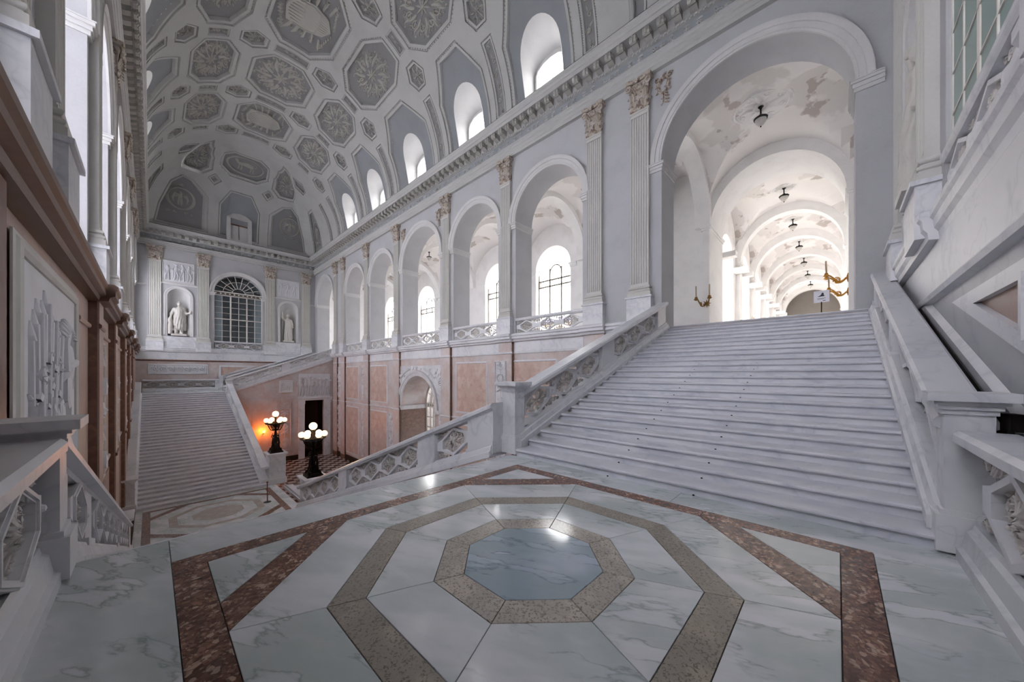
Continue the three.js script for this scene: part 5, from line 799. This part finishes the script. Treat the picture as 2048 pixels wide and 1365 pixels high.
// end wall: history reliefs, frieze, tapering frames
relief('figure relief of three people above the left statue', [BC - 4.15, 10.48, -AF + 0.03], 0, 1.95, 1.8, crowd(1.8, 1.6, 4, 0.12, 71), { fm: M.white, frame: 0.1 });
relief('figure relief of two people above the right statue', [BC + 4.2, 10.48, -AF + 0.03], 0, 1.95, 1.8, crowd(1.8, 1.6, 3, 0.1, 72), { fm: M.white, frame: 0.1 });
relief('figure relief above the niche beside the big arch', [BC + 4.15, 10.48, -AN - 0.03], PI, 1.95, 1.8, crowd(1.8, 1.6, 3, 0.1, 73), { fm: M.white, frame: 0.1 });
{ const o = new Orn(); seed(75); for (let k = 0; k < 7; k++) { const x = -1.5 + k * 0.5; o.spiral(x, 0, 0.19, k % 2 ? 0 : PI, k % 2 ? 1.3 : -1.3, 0.05, 0.09); figure(o, x + 0.22, -0.26, 0.55, 0.07, k); o.leaf(x, 0.1, 1 + k, 0.3, 0.05, 0.07, 0.5); }
  relief('long white frieze of figures low on the far wall', [BC - 4.15, 1.9, -AF + 0.03], 0, 3.7, 0.75, o, { ground: M.relief }); }
relief('lively figure relief above the dark doorway', [10.9, 0.35, -36.7 + 0.02], 0, 2.75, 2.3, crowd(2.6, 2.1, 8, 0.16, 77), { frame: 0, mat: M.relief });
relief('small ornament relief left of the doorway relief', [8.55, 0.3, -36.7 + 0.02], 0, 0.95, 1.0, crowd(0.8, 0.8, 2, 0.08, 78), { mat: M.relief });
relief('vase ornament on the pink wall behind the farther lamp', [8.4, -3.6, -36.7 + 0.02], 0, 0.95, 3.7, trophy(0.9, 3.5, 79), { ground: M.pink, mat: M.relief, fm: M.pink });
{ // framed rhomboid panels beside the flights: right wall (near) and far wall
  const rh = (label, pos, turn, P, gm) => { const t = thing('wall_panel', label, 'panel', null, pos, turn); mk('frame', new GB().slab(P, [inset(P, 0.13).reverse()], wallMap, -0.05, 0.01), M.marble, t); mk('frame_bead', new GB().slab(inset(P, 0.1), [inset(P, 0.16).reverse()], wallMap, -0.065, 0.01), M.marble, t); mk('field', new GB().slab(inset(P, 0.12), [], wallMap, -0.015, 0.01), gm, t); };
  rh('white-framed triangular panel of mottled marble on the right wall', [0, 0, -AN], PI, [[-4.55, 1.62], [-4.55, 2.4], [-6.95, 2.4]].reverse(), std({ map: tPeach, color: 0xc9bdb2, roughness: 0.35 }));
  rh('pale framed triangular panel beside the far upper flight', [0, 0, -AF], 0, [[4.4, 2.3], [7.4, 2.3], [4.4, 1.1]].reverse(), M.peach);
}
{ // left wall trophies: one large near the camera, slim ones farther off
  const o = new Orn(); seed(81);
  // spears and fasces
  for (let k = 0; k < 12; k++) { const x = -1.25 + k * 0.1, t = 1.1 - 0.05 * abs(k - 5) + 0.08 * (k % 3); o.stroke([[x, -0.2 - 0.05 * (k % 4)], [x + 0.015 * k, 0.5], [x + 0.03 * k, t]], 0.03, 0.12 + 0.05 * (k % 3), 0.8); o.leaf(x + 0.03 * k, t - 0.05, PI / 2, 0.2, 0.05, 0.14, 0); if (k % 2) o.stroke([[x - 0.08, 0.1 + 0.1 * (k % 5)], [x + 0.06, 0.16 + 0.1 * (k % 5)]], 0.06, 0.22, 0.9); }
  for (let k = 0; k < 10; k++) o.stroke([[-1.25 + k * 0.1, 0.15 + 0.05 * (k % 3)], [-1.2 + k * 0.1, -0.3], [-1.3 + k * 0.13, -0.85 - 0.1 * (k % 2)]], 0.05, 0.16 + 0.05 * (k % 2), 0.6);
  for (let k = 0; k < 46; k++) { const x = -1.3 + rnd() * 1.5, y = -1.2 + rnd() * 1.9; o.leaf(x, y, rnd() * 6.3, 0.18 + 0.14 * rnd(), 0.04, 0.16 + 0.1 * rnd(), rnd() - 0.5); if (k % 5 === 0) o.spiral(x, y, 0.11, rnd() * 6, 1.2, 0.035, 0.22); }
  // helmet with crest, visor and cheek piece
  o.dome(0.62, 0.6, 0.36, 0.3, 16).plate([[0.26, 0.5], [0.98, 0.58], [1.0, 0.68], [0.26, 0.6]], 0.3, 0.02).plate([[0.42, 0.5], [0.72, 0.52], [0.7, 0.12], [0.56, -0.02], [0.44, 0.12]], 0.22, 0.03).stroke([[0.24, 0.5], [0.3, 0.88], [0.6, 1.06], [0.95, 0.9], [1.05, 0.6]], 0.08, 0.3, 0.5).stroke([[0.98, 0.56], [1.06, 0.42], [1.0, 0.24], [0.9, 0.2]], 0.045, 0.2, 0.6); for (let k = 0; k < 9; k++) o.leaf(0.3 + 0.09 * k, 0.95 + 0.12 * sin(k / 8 * PI), 2.2 - k * 0.18, 0.16, 0.04, 0.26, 0.4);
  // cuirass cloth folds
  for (let k = 0; k < 8; k++) o.stroke([[-0.3 + k * 0.14, 0.1], [-0.2 + k * 0.15, -0.2 - 0.03 * k], [-0.25 + k * 0.17, -0.6]], 0.07, 0.2, 0.6); o.dome(0.05, -0.12, 0.4, 0.24, 14);
  // long hexagonal shield with studs
  o.plate([[0.35, -0.25], [0.85, -0.55], [1.0, -1.15], [0.7, -1.75], [0.35, -1.55], [0.12, -0.85]], 0.24, 0.05).plate([[0.42, -0.42], [0.74, -0.62], [0.86, -1.12], [0.66, -1.52], [0.44, -1.4], [0.26, -0.85]], 0.28, 0.03); for (const [x, y] of [[0.5, -0.62], [0.7, -0.85], [0.52, -1.0], [0.7, -1.25], [0.5, -1.3]]) o.dome(x, y, 0.045, 0.33, 6); o.stroke([[0.42, -0.55], [0.55, -0.95], [0.6, -1.4]], 0.03, 0.32, 0.9);
  // quiver, ribbons, leaves
  o.stroke([[1.2, -0.3], [1.15, -0.9], [0.95, -1.6]], 0.15, 0.24, 0.7).stroke([[-0.95, -0.7], [-0.5, -1.1], [0.1, -1.35]], 0.1, 0.18, 0.6); for (let k = 0; k < 40; k++) o.leaf(-1.1 + rnd() * 2.2, -1.5 + rnd() * 1.6, rnd() * 6.3, 0.25, 0.06, 0.12, rnd() - 0.5);
  relief('large trophy relief with plumed helmet and studded shield on the left wall', [BL + 0.02, 0.98, -7.76], PI / 2, 3.7, 3.5, o.scale(1.1, 1.1, 0.42), { frame: 0.2, fm: M.pilaster, mat: M.relief, ground: M.relief });
  for (const [a, w, l] of [[14.3, 1.0, 'slim white trophy strip beyond the first rose pier'], [19.6, 1.5, 'tall carved trophy beyond the second rose pier'], [25.4, 1.5, 'carved trophy on the left wall beside the foot of the far flight'], [31.2, 1.5, 'carved trophy high beside the far flight']]) relief(l, [BL + 0.02, 0.5, -a], PI / 2, w, 3.6, new Orn().add(trophy(w, 3.3, 90 + floor(a)), (p) => [p[0], p[1], p[2] * 1.3]), { frame: 0.1, fm: M.pilaster, mat: M.relief, ground: M.relief, group: 'trophies of the left wall' });
}
// spandrel garlands beside the capitals of the arcade
{ const o = new Orn(); seed(95); o.ring(0, 0, 0.18, 0.28, 0.06, 0.09, 18); for (let k = 0; k < 22; k++) o.leaf(0.18 * cos(k / 22 * 2 * PI), 0.28 * sin(k / 22 * 2 * PI), rnd() * 6.3, 0.16, 0.045, 0.1, rnd() - 0.5); for (let k = 0; k < 6; k++) o.leaf(0.05 * (k % 2), -0.3 - 0.06 * k, -PI / 2 + (k % 2 ? 0.7 : -0.7), 0.2, 0.05, 0.08, 0.3); for (const s of [-1, 1]) o.spiral(s * 0.22, 0.28, 0.1, 0, s * 1.2, 0.03, 0.07);
  for (const [a, l] of [[17.57 + 0.85, 'small leafy wreath beside the fourth capital of the arcade'], [23.73 - 0.85, 'small leafy wreath beside the fifth capital of the arcade'], [4.5, 'leafy wreath in the spandrel of the big stair arch']]) relief(l, [BW - 0.01, a < 5 ? 11.85 : 11.6, -a], -PI / 2, 0.5, 0.8, o, { bare: true, frame: 0, mat: M.cap, group: 'wreaths by the capitals' }); }

// ---------- statues ----------
function sdfMesh(fn, box, res) {
  const mc = new MarchingCubes(res, new THREE.MeshBasicMaterial(), false, false, 120000), [cx, cy, cz, hx, hy, hz] = box, n = mc.size;
  for (let k = 0; k < n; k++) for (let j = 0; j < n; j++) for (let i = 0; i < n; i++) mc.field[k * n * n + j * n + i] = -fn(cx + hx * (2 * i / n - 1), cy + hy * (2 * j / n - 1), cz + hz * (2 * k / n - 1));
  mc.isolation = 0; mc.update();
  const g = new GB(), p = mc.positionArray; for (let i = 0; i < mc.count * 3; i += 9) g.tri(...[0, 3, 6].map((o) => [cx + hx * p[i + o], cy + hy * p[i + o + 1], cz + hz * p[i + o + 2]]));
  return g.geo(1.2);
}
const cap = (p, a, b, r0, r1) => { const bx = b[0] - a[0], by = b[1] - a[1], bz = b[2] - a[2], px = p[0] - a[0], py = p[1] - a[1], pz = p[2] - a[2], t = min(1, max(0, (px * bx + py * by + pz * bz) / (bx * bx + by * by + bz * bz))); return hypot(px - bx * t, py - by * t, pz - bz * t) - mix(r0, r1, t); };
const smin = (a, b, k) => { const h = max(k - abs(a - b), 0) / k; return min(a, b) - h * h * k / 4; };
function statueGeo(kind) {
  const B = kind === 0 ? [ // draped man, one arm lowered to a trophy, the other bent outward
    [[0, 1.62, 0], [0.02, 2.15, 0], 0.27, 0.31], [[0, 2.2, 0], [0.02, 2.48, 0.03], 0.26, 0.1], [[-0.3, 2.28, 0], [-0.46, 1.85, 0.03], 0.12, 0.095], [[-0.46, 1.85, 0.03], [-0.55, 1.42, 0.12], 0.09, 0.065], [[0.32, 2.28, 0], [0.5, 1.95, 0.02], 0.12, 0.095], [[0.5, 1.95, 0.02], [0.72, 2.02, 0.25], 0.085, 0.06], [[0.72, 2.02, 0.25], [0.74, 2.14, 0.3], 0.07, 0.05],
    [[-0.13, 1.6, 0], [-0.17, 0.9, 0.1], 0.2, 0.14], [[-0.17, 0.9, 0.1], [-0.18, 0.2, -0.02], 0.13, 0.085], [[-0.18, 0.16, 0], [-0.2, 0.12, 0.22], 0.09, 0.06], [[0.14, 1.6, 0], [0.16, 0.9, 0.03], 0.2, 0.14], [[0.16, 0.9, 0.03], [0.16, 0.2, 0], 0.13, 0.085], [[0.16, 0.16, 0], [0.2, 0.12, 0.22], 0.09, 0.06],
    [[0, 1.62, 0], [0.06, 0.75, 0.02], 0.31, 0.27], [[0.32, 2.35, -0.08], [0.35, 0.6, -0.18], 0.16, 0.16], [[-0.5, 0.55, 0.06], [-0.56, 1.25, 0.08], 0.15, 0.12], [[-0.56, 1.25, 0.08], [-0.56, 1.42, 0.1], 0.07, 0.1]]
    : [ // helmeted woman in a long robe, one arm raised on a spear
      [[0, 1.65, 0], [0, 2.12, 0], 0.22, 0.27], [[0, 2.2, 0], [0, 2.46, 0.03], 0.22, 0.09], [[-0.28, 2.28, 0], [-0.5, 2.5, 0.05], 0.11, 0.09], [[-0.5, 2.5, 0.05], [-0.5, 2.9, 0.16], 0.08, 0.06], [[0.28, 2.26, 0], [0.42, 1.85, 0.02], 0.11, 0.09], [[0.42, 1.85, 0.02], [0.42, 1.45, 0.16], 0.08, 0.06], [[-0.5, 2.9, 0.16], [-0.5, 3.02, 0.17], 0.065, 0.06],
      [[0, 1.7, 0], [0, 0.2, 0], 0.26, 0.36], [[0.26, 2.2, -0.1], [0.34, 0.35, -0.15], 0.14, 0.17], [[0.1, 1.5, 0.1], [0.16, 0.75, 0.2], 0.17, 0.13]];
  const hd = kind === 0 ? [0.02, 2.72, 0.05] : [0, 2.66, 0.05];
  return sdfMesh((x, y, z) => {
    const p = [x, y, z]; let d = 9; for (const [a, b, r0, r1] of B) d = smin(d, cap(p, a, b, r0, r1), 0.1);
    const k = y < 1.75 ? sstep(1.75, 1.4, y) : 0.35, an = atan2(x, z + 0.02); d += 0.022 * k * sin(an * 11 + 3 * sin(y * 2.2)) + 0.012 * sin(y * 9 + an * 4) * k;
    let h = hypot((x - hd[0]) / 0.145, (y - hd[1]) / 0.2, (z - hd[2]) / 0.17); h = (h - 1) * 0.15; h = smin(h, cap(p, [hd[0], hd[1] - 0.02, hd[2] + 0.15], [hd[0], hd[1] - 0.06, hd[2] + 0.2], 0.02, 0.03), 0.03); for (const s of [-1, 1]) h = max(h, 0.035 - hypot(x - hd[0] - s * 0.06, y - hd[1] - 0.02, z - hd[2] - 0.185)); h = smin(h, cap(p, [hd[0] - 0.05, hd[1] - 0.12, hd[2] + 0.14], [hd[0] + 0.05, hd[1] - 0.12, hd[2] + 0.14], 0.02, 0.02), 0.02);
    h = smin(h, kind ? cap(p, [hd[0], hd[1] + 0.1, hd[2] - 0.04], [hd[0], hd[1] + 0.26, hd[2] - 0.06], 0.16, 0.06) : cap(p, [hd[0], hd[1] + 0.06, hd[2] - 0.05], [hd[0], hd[1] + 0.2, hd[2] - 0.02], 0.16, 0.08), 0.04);
    return smin(d, h, 0.06);
  }, [0.06, 1.6, 0.02, 0.95, 1.65, 0.6], 76);
}
{
  const sg = [statueGeo(0), statueGeo(1)], pl = new GB().box(-0.5, 0, -0.34, 0.5, 0.14, 0.36).box(-0.46, 0.14, -0.3, 0.46, 0.17, 0.32).geo();
  const put = (kind, label, pos, turn, sc) => { const t = thing('statue', label, 'statue', 'marble statues in niches', pos, turn); mk('plinth', pl, M.statue, t); const b = mk('body', sg[kind], M.statue, t); b.position.y = 0.05; b.scale.set(sc, 1.02 * sc, sc); if (kind) { const s = mk('spear', new GB().tube([[-0.56, 0.17, 0.1], [-0.48, 3.1 * sc, 0.16]], 0.018, 6), M.statue, t); } else { const s = mk('trophy_stump', new GB().lathe([[0, 0.15], [0.16, 0.15], [0.15, 0.4], [0.17, 0.7], [0.14, 1.05], [0.06, 1.1]], 12, [-0.56, 0, 0.05]), M.statue, t, 0.6); } };
  put(0, 'white marble statue of a draped man beside a stump in the left niche', [BC - 4.15, 4.86, -AF - 0.12], 0, 1); put(1, 'white marble statue raising a spear in the right niche', [BC + 4.2, 4.86, -AF - 0.12], 0, 1);
  put(1, 'white marble statue half hidden in the niche beside the big arch', [BC + 4.15, 4.86, -AN + 0.12], PI, 1);
  put(0, 'white marble statue in the niche of the near wall beyond the shuttered window', [BC - 4.2, 4.86, -AN + 0.12], PI, 1);
}

// ---------- lamps ----------
const glow = std({ color: 0xfff2e0, emissive: 0xffdfb8, emissiveIntensity: 1.5, roughness: 0.4 });
function candelabrum(label, pos) {
  const t = thing('candelabrum', label, 'lamp', null, pos); t.scale.setScalar(0.77);
  mk('base', new GB().box(-0.42, 0, -0.42, 0.42, 0.1, 0.42).box(-0.37, 0.1, -0.37, 0.37, 0.16, 0.37).loft(rect(-1, -1, 1, 1), (u, v, q) => [u * mix(0.34, 0.17, sqrt(q)), 0.16 + 0.34 * q, v * mix(0.34, 0.17, sqrt(q))], range(6, (i) => i / 5)), M.bronze, t);
  for (let k = 0; k < 4; k++) { const a = PI / 4 + k * PI / 2; mk('scroll_foot', new GB().tube(range(14, (i) => { const q = i / 13, r = 0.42 - 0.2 * q, y = 0.14 + 0.42 * q + 0.07 * sin(q * 9); return [r * cos(a), y, r * sin(a)]; }), (q) => 0.07 * (1 - 0.5 * q), 7), M.bronze, t, 0.6); }
  mk('stem', new GB().lathe([[0, 0.48], [0.2, 0.48], [0.22, 0.56], [0.14, 0.64], [0.11, 0.74], [0.15, 0.86], [0.17, 1.0], [0.13, 1.14], [0.09, 1.22], [0.12, 1.28], [0.1, 1.36], [0.07, 1.6], [0.08, 1.82], [0.13, 1.94], [0.2, 2.02], [0.24, 2.06], [0.1, 2.12], [0.05, 2.3], [0.05, 2.62], [0.1, 2.66], [0.12, 2.7], [0, 2.7]], 18), M.bronze, t, 0.5);
  mk('ring', new GB().lathe([[0.3, 2.06], [0.62, 2.16], [0.68, 2.2], [0.66, 2.24], [0.58, 2.22], [0.28, 2.12]], 24), M.bronze, t, 0.4);
  const og = new Orn(); for (let k = 0; k < 6; k++) { const a = k / 6 * 2 * PI + 0.3, c = cos(a), s = sin(a); mk('arm', new GB().tube(range(16, (i) => { const q = i / 15, r = 0.1 + 0.48 * q, y = 1.78 + 0.42 * q * q - 0.14 * sin(q * PI * 1.4); return [r * c, y, r * s]; }), 0.032, 6).tube(range(14, (i) => { const q = i / 13, an = q * 3 * PI, r = 0.1 * (1 - 0.75 * q); return [(0.36 + r * cos(an)) * c, 1.94 + r * sin(an), (0.36 + r * cos(an)) * s]; }), 0.018, 5).lathe([[0, 2.2], [0.09, 2.22], [0.11, 2.28], [0.05, 2.3]], 8, [0.58 * c, 0, 0.58 * s]), M.bronze, t, 0.6);
    mk('globe', new GB().ball([0.58 * c, 2.45, 0.58 * s], 0.175, 16, 10), glow, t, 1.5); const l = new THREE.PointLight(0xffc98c, 0.5, 0, 2); l.position.set(0.58 * c, 2.45, 0.58 * s); l.castShadow = true; l.shadow.radius = 6; t.add(l); }
  mk('globe', new GB().ball([0, 2.92, 0], 0.22, 18, 12), glow, t, 1.5); const l = new THREE.PointLight(0xffc98c, 0.9, 0, 2); l.position.set(0, 2.92, 0); l.castShadow = true; l.shadow.radius = 8; t.add(l);
  // cast figures round the stem
  for (let k = 0; k < 3; k++) { const a = k / 3 * 2 * PI + 0.6, c = cos(a), s = sin(a); mk('figurine', new GB().tube([[0.2 * c, 0.5, 0.2 * s], [0.23 * c, 0.75, 0.23 * s], [0.2 * c, 1.0, 0.2 * s], [0.17 * c, 1.16, 0.17 * s]], (q) => 0.075 - 0.02 * q, 8).ball([0.17 * c, 1.26, 0.17 * s], 0.075, 10, 7).tube([[0.19 * c, 1.1, 0.19 * s], [0.27 * c - 0.1 * s, 1.2, 0.27 * s + 0.1 * c], [0.16 * c - 0.06 * s, 1.45, 0.16 * s + 0.06 * c]], 0.028, 6), M.bronze, t, 0.7); }
  return t;
}
function lampPost(label, a) { const t = thing('lamp_pedestal', label, 'pedestal', null, [5.05, YL, -a], PI / 2); newel(t, -0.5, 0.5, 0, 1.75, 0.4, 'pedestal'); return t; }
lampPost('white marble pedestal carrying the farther bronze lamp', 24.0); candelabrum('bronze globe lamp on the farther stair pedestal', [5.05, YL + 1.75, -24.0]);
lampPost('white marble pedestal carrying the nearer bronze lamp', 17.2); candelabrum('bronze globe lamp on the nearer stair pedestal', [5.05, YL + 1.75, -17.2]);
{ const t = thing('wall_sconce', 'small lit wall lamp glowing orange behind the far balustrade', 'lamp', null, [6.75, -3.55, -36.55]); mk('bracket', new GB().tube([[0, -0.25, -0.15], [0, -0.22, 0.3], [0, -0.1, 0.4]], 0.03, 6), M.bronze, t); mk('globe', new GB().ball([0, 0, 0.4], 0.12, 12, 8), std({ color: 0xffe0b0, emissive: 0xffc080, emissiveIntensity: 2.5 }), t, 1.5); const l = new THREE.PointLight(0xff7a20, 8, 0, 2); l.position.set(0, 0, 0.4); l.castShadow = true; l.shadow.radius = 5; t.add(l); }
// gallery pendants
[[16.95], ...range(6, (k) => [25.3 + 5.5 * k])].forEach(([b], i) => {
  const t = thing('pendant_lamp', 'dark iron pendant lamp under the gallery vault, ' + (i ? ORD[i] + ' from the stair arch' : 'the nearest in the stair arch'), 'lamp', 'pendant lamps of the gallery', [b, 12.28, -2.235]);
  mk('rod', new GB().lathe([[0.1, 0], [0.05, -0.06], [0.03, -0.1], [0.03, -0.3], [0.09, -0.34], [0.03, -0.4], [0.02, -0.42]], 10), M.iron, t); mk('ring', new GB().lathe([[0.2, -0.42], [0.24, -0.45], [0.22, -0.52], [0.18, -0.5], [0.2, -0.42]], 16), M.iron, t);
  for (let k = 0; k < 4; k++) { const a = k * PI / 2; mk('arm', new GB().tube([[0.02, -0.4, 0], [0.14, -0.36, 0], [0.24, -0.46, 0]].map(([r, y]) => [r * cos(a), y, r * sin(a)]), 0.018, 5), M.iron, t); } mk('shade', new GB().lathe([[0.2, -0.5], [0.18, -0.62], [0.1, -0.72], [0.02, -0.76]], 14), M.statue, t, 0.6); mk('finial', new GB().ball([0, -0.79, 0], 0.03, 8, 5), M.iron, t);
});
{ const t = thing('pendant_lamp', 'dark iron pendant lamp seen through the middle gallery arch', 'lamp', 'pendant lamps of the gallery', [16.95, 12.28, -26.2]); mk('rod', new GB().lathe([[0.1, 0], [0.03, -0.1], [0.03, -0.4]], 10), M.iron, t); mk('ring', new GB().lathe([[0.2, -0.42], [0.24, -0.46], [0.18, -0.5]], 14), M.iron, t); mk('shade', new GB().lathe([[0.2, -0.5], [0.1, -0.72], [0.02, -0.76]], 12), M.statue, t); }
function sconce(label, pos, turn, mat, s = 1) { const t = thing('candle_sconce', label, 'sconce', 'gilt candle sconces', pos, turn); t.scale.setScalar(s);
  mk('rosette', new Orn().rosette(0, 0, 0.16, 0.05, 8).gb((x, y, z) => [x, y, z]), mat, t); for (const k of [-1, 1]) { mk('arm', new GB().tube(range(18, (i) => { const q = i / 17; return [k * (0.05 + 0.18 * q), -0.12 * sin(q * PI * 1.6), 0.05 + 0.5 * q]; }), 0.025, 6).tube(range(14, (i) => { const q = i / 13, a = q * 2.6 * PI, r = 0.1 * (1 - 0.7 * q); return [k * 0.13, -0.06 + r * sin(a), 0.28 + r * cos(a)]; }), 0.02, 5), mat, t, 0.6); mk('cup', new GB().lathe([[0.02, 0.06], [0.09, 0.1], [0.06, 0.14], [0.05, 0.2], [0, 0.2]], 10, [k * 0.23, 0, 0.55]), mat, t, 0.5); mk('candle', new GB().tube([[k * 0.23, 0.18, 0.55], [k * 0.235, 0.62, 0.56]], 0.025, 7), M.candle, t); } }
sconce('gilt candle bracket on the left gallery pier at the head of the stairs', [19.62, 5.1, -4.85], -PI / 2, std({ color: 0x8a6a3a, metalness: 0.7, roughness: 0.4 }), 1.3);
sconce('second gilt candle bracket farther down the left gallery wall', [28.05, 4.6, -4.8], 0, std({ color: 0x8a6a3a, metalness: 0.7, roughness: 0.4 }), 1.2);
sconce('bright gold candle bracket on the right gallery wall, upper', [20.4, 5.6, 0.35], PI, M.gold, 1.25); sconce('bright gold candle bracket on the right gallery wall, lower', [20.4, 5.0, 0.35], PI, M.gold, 1.1); sconce('small gold candle bracket deep in the gallery on the right', [28.05, 4.4, 0.35], PI, M.gold, 1.1);
range(6, (k) => 25.3 + 5.5 * k).forEach((x, i) => { const d = struct('door_' + (2 + i), 'gilded yellow door leaf on the right side of the gallery, ' + ORD[i] + ' from the stairs', [x, 0, 0.55]); mk('leaf', new GB().box(-0.9, YG, 0.1, 0.9, 7.2, 0.16), M.door, d); mk('architrave', new GB().slab(rect(-1.15, YG, 1.15, 7.5), [rect(-0.9, YG + 0.01, 0.9, 7.2).reverse()], (u, v, q) => [u, v, q], -0.08, 0.1), M.gallery, d); for (const y of [3.6, 5.4]) for (const s of [-0.45, 0.45]) mk('panel', new GB().box(s - 0.3, y, 0.07, s + 0.3, y + 1.5, 0.1), M.gold, d); });
// sign on a stand at the top of the stairs
{ const t = thing('sign_stand', 'white printed visitor sign on a thin stand at the stair head', 'sign', null, [17.2, YG, -0.42], -PI / 2 - 0.1);
  mk('base', new GB().lathe([[0, 0.03], [0.16, 0.03], [0.16, 0], [0, 0]], 18), M.iron, t); mk('pole', new GB().tube([[0, 0.02, 0], [0, 1.0, 0]], 0.018, 8), M.iron, t);
  const c = document.createElement('canvas'); c.width = c.height = 256; const x = c.getContext('2d'); x.fillStyle = '#e9e8f2'; x.fillRect(0, 0, 256, 256); x.fillStyle = '#27253a'; x.beginPath(); x.moveTo(70, 120); x.quadraticCurveTo(120, 110, 130, 60); x.quadraticCurveTo(150, 30, 165, 70); x.quadraticCurveTo(160, 110, 190, 125); x.lineTo(70, 130); x.fill(); x.fillRect(60, 165, 136, 8); x.fillRect(60, 182, 110, 5); x.fillRect(150, 215, 46, 12);
  const ct = new THREE.CanvasTexture(c); ct.colorSpace = THREE.SRGBColorSpace; const pg = new THREE.BoxGeometry(0.44, 0.44, 0.015); const p = mk('panel', pg, [0, 1, 2, 3, 4, 5].map((i) => i > 3 ? std({ map: ct, roughness: 0.5 }) : M.sash), t); p.position.y = 1.2; }
// stanchion on the lower landing
{ const t = thing('stanchion', 'slim rope barrier post on the lower landing', 'barrier post', null, [3.97, YL, -20.5]); mk('base', new GB().lathe([[0, 0.05], [0.05, 0.05], [0.15, 0.02], [0.17, 0], [0, 0]], 18), M.iron, t, 0.5); mk('pole', new GB().tube([[0, 0.03, 0], [0, 0.95, 0]], 0.022, 8), M.redRope, t); mk('finial', new GB().ball([0, 0.98, 0], 0.045, 10, 7), M.redRope, t, 1); }
renderer.render(scene, camera);
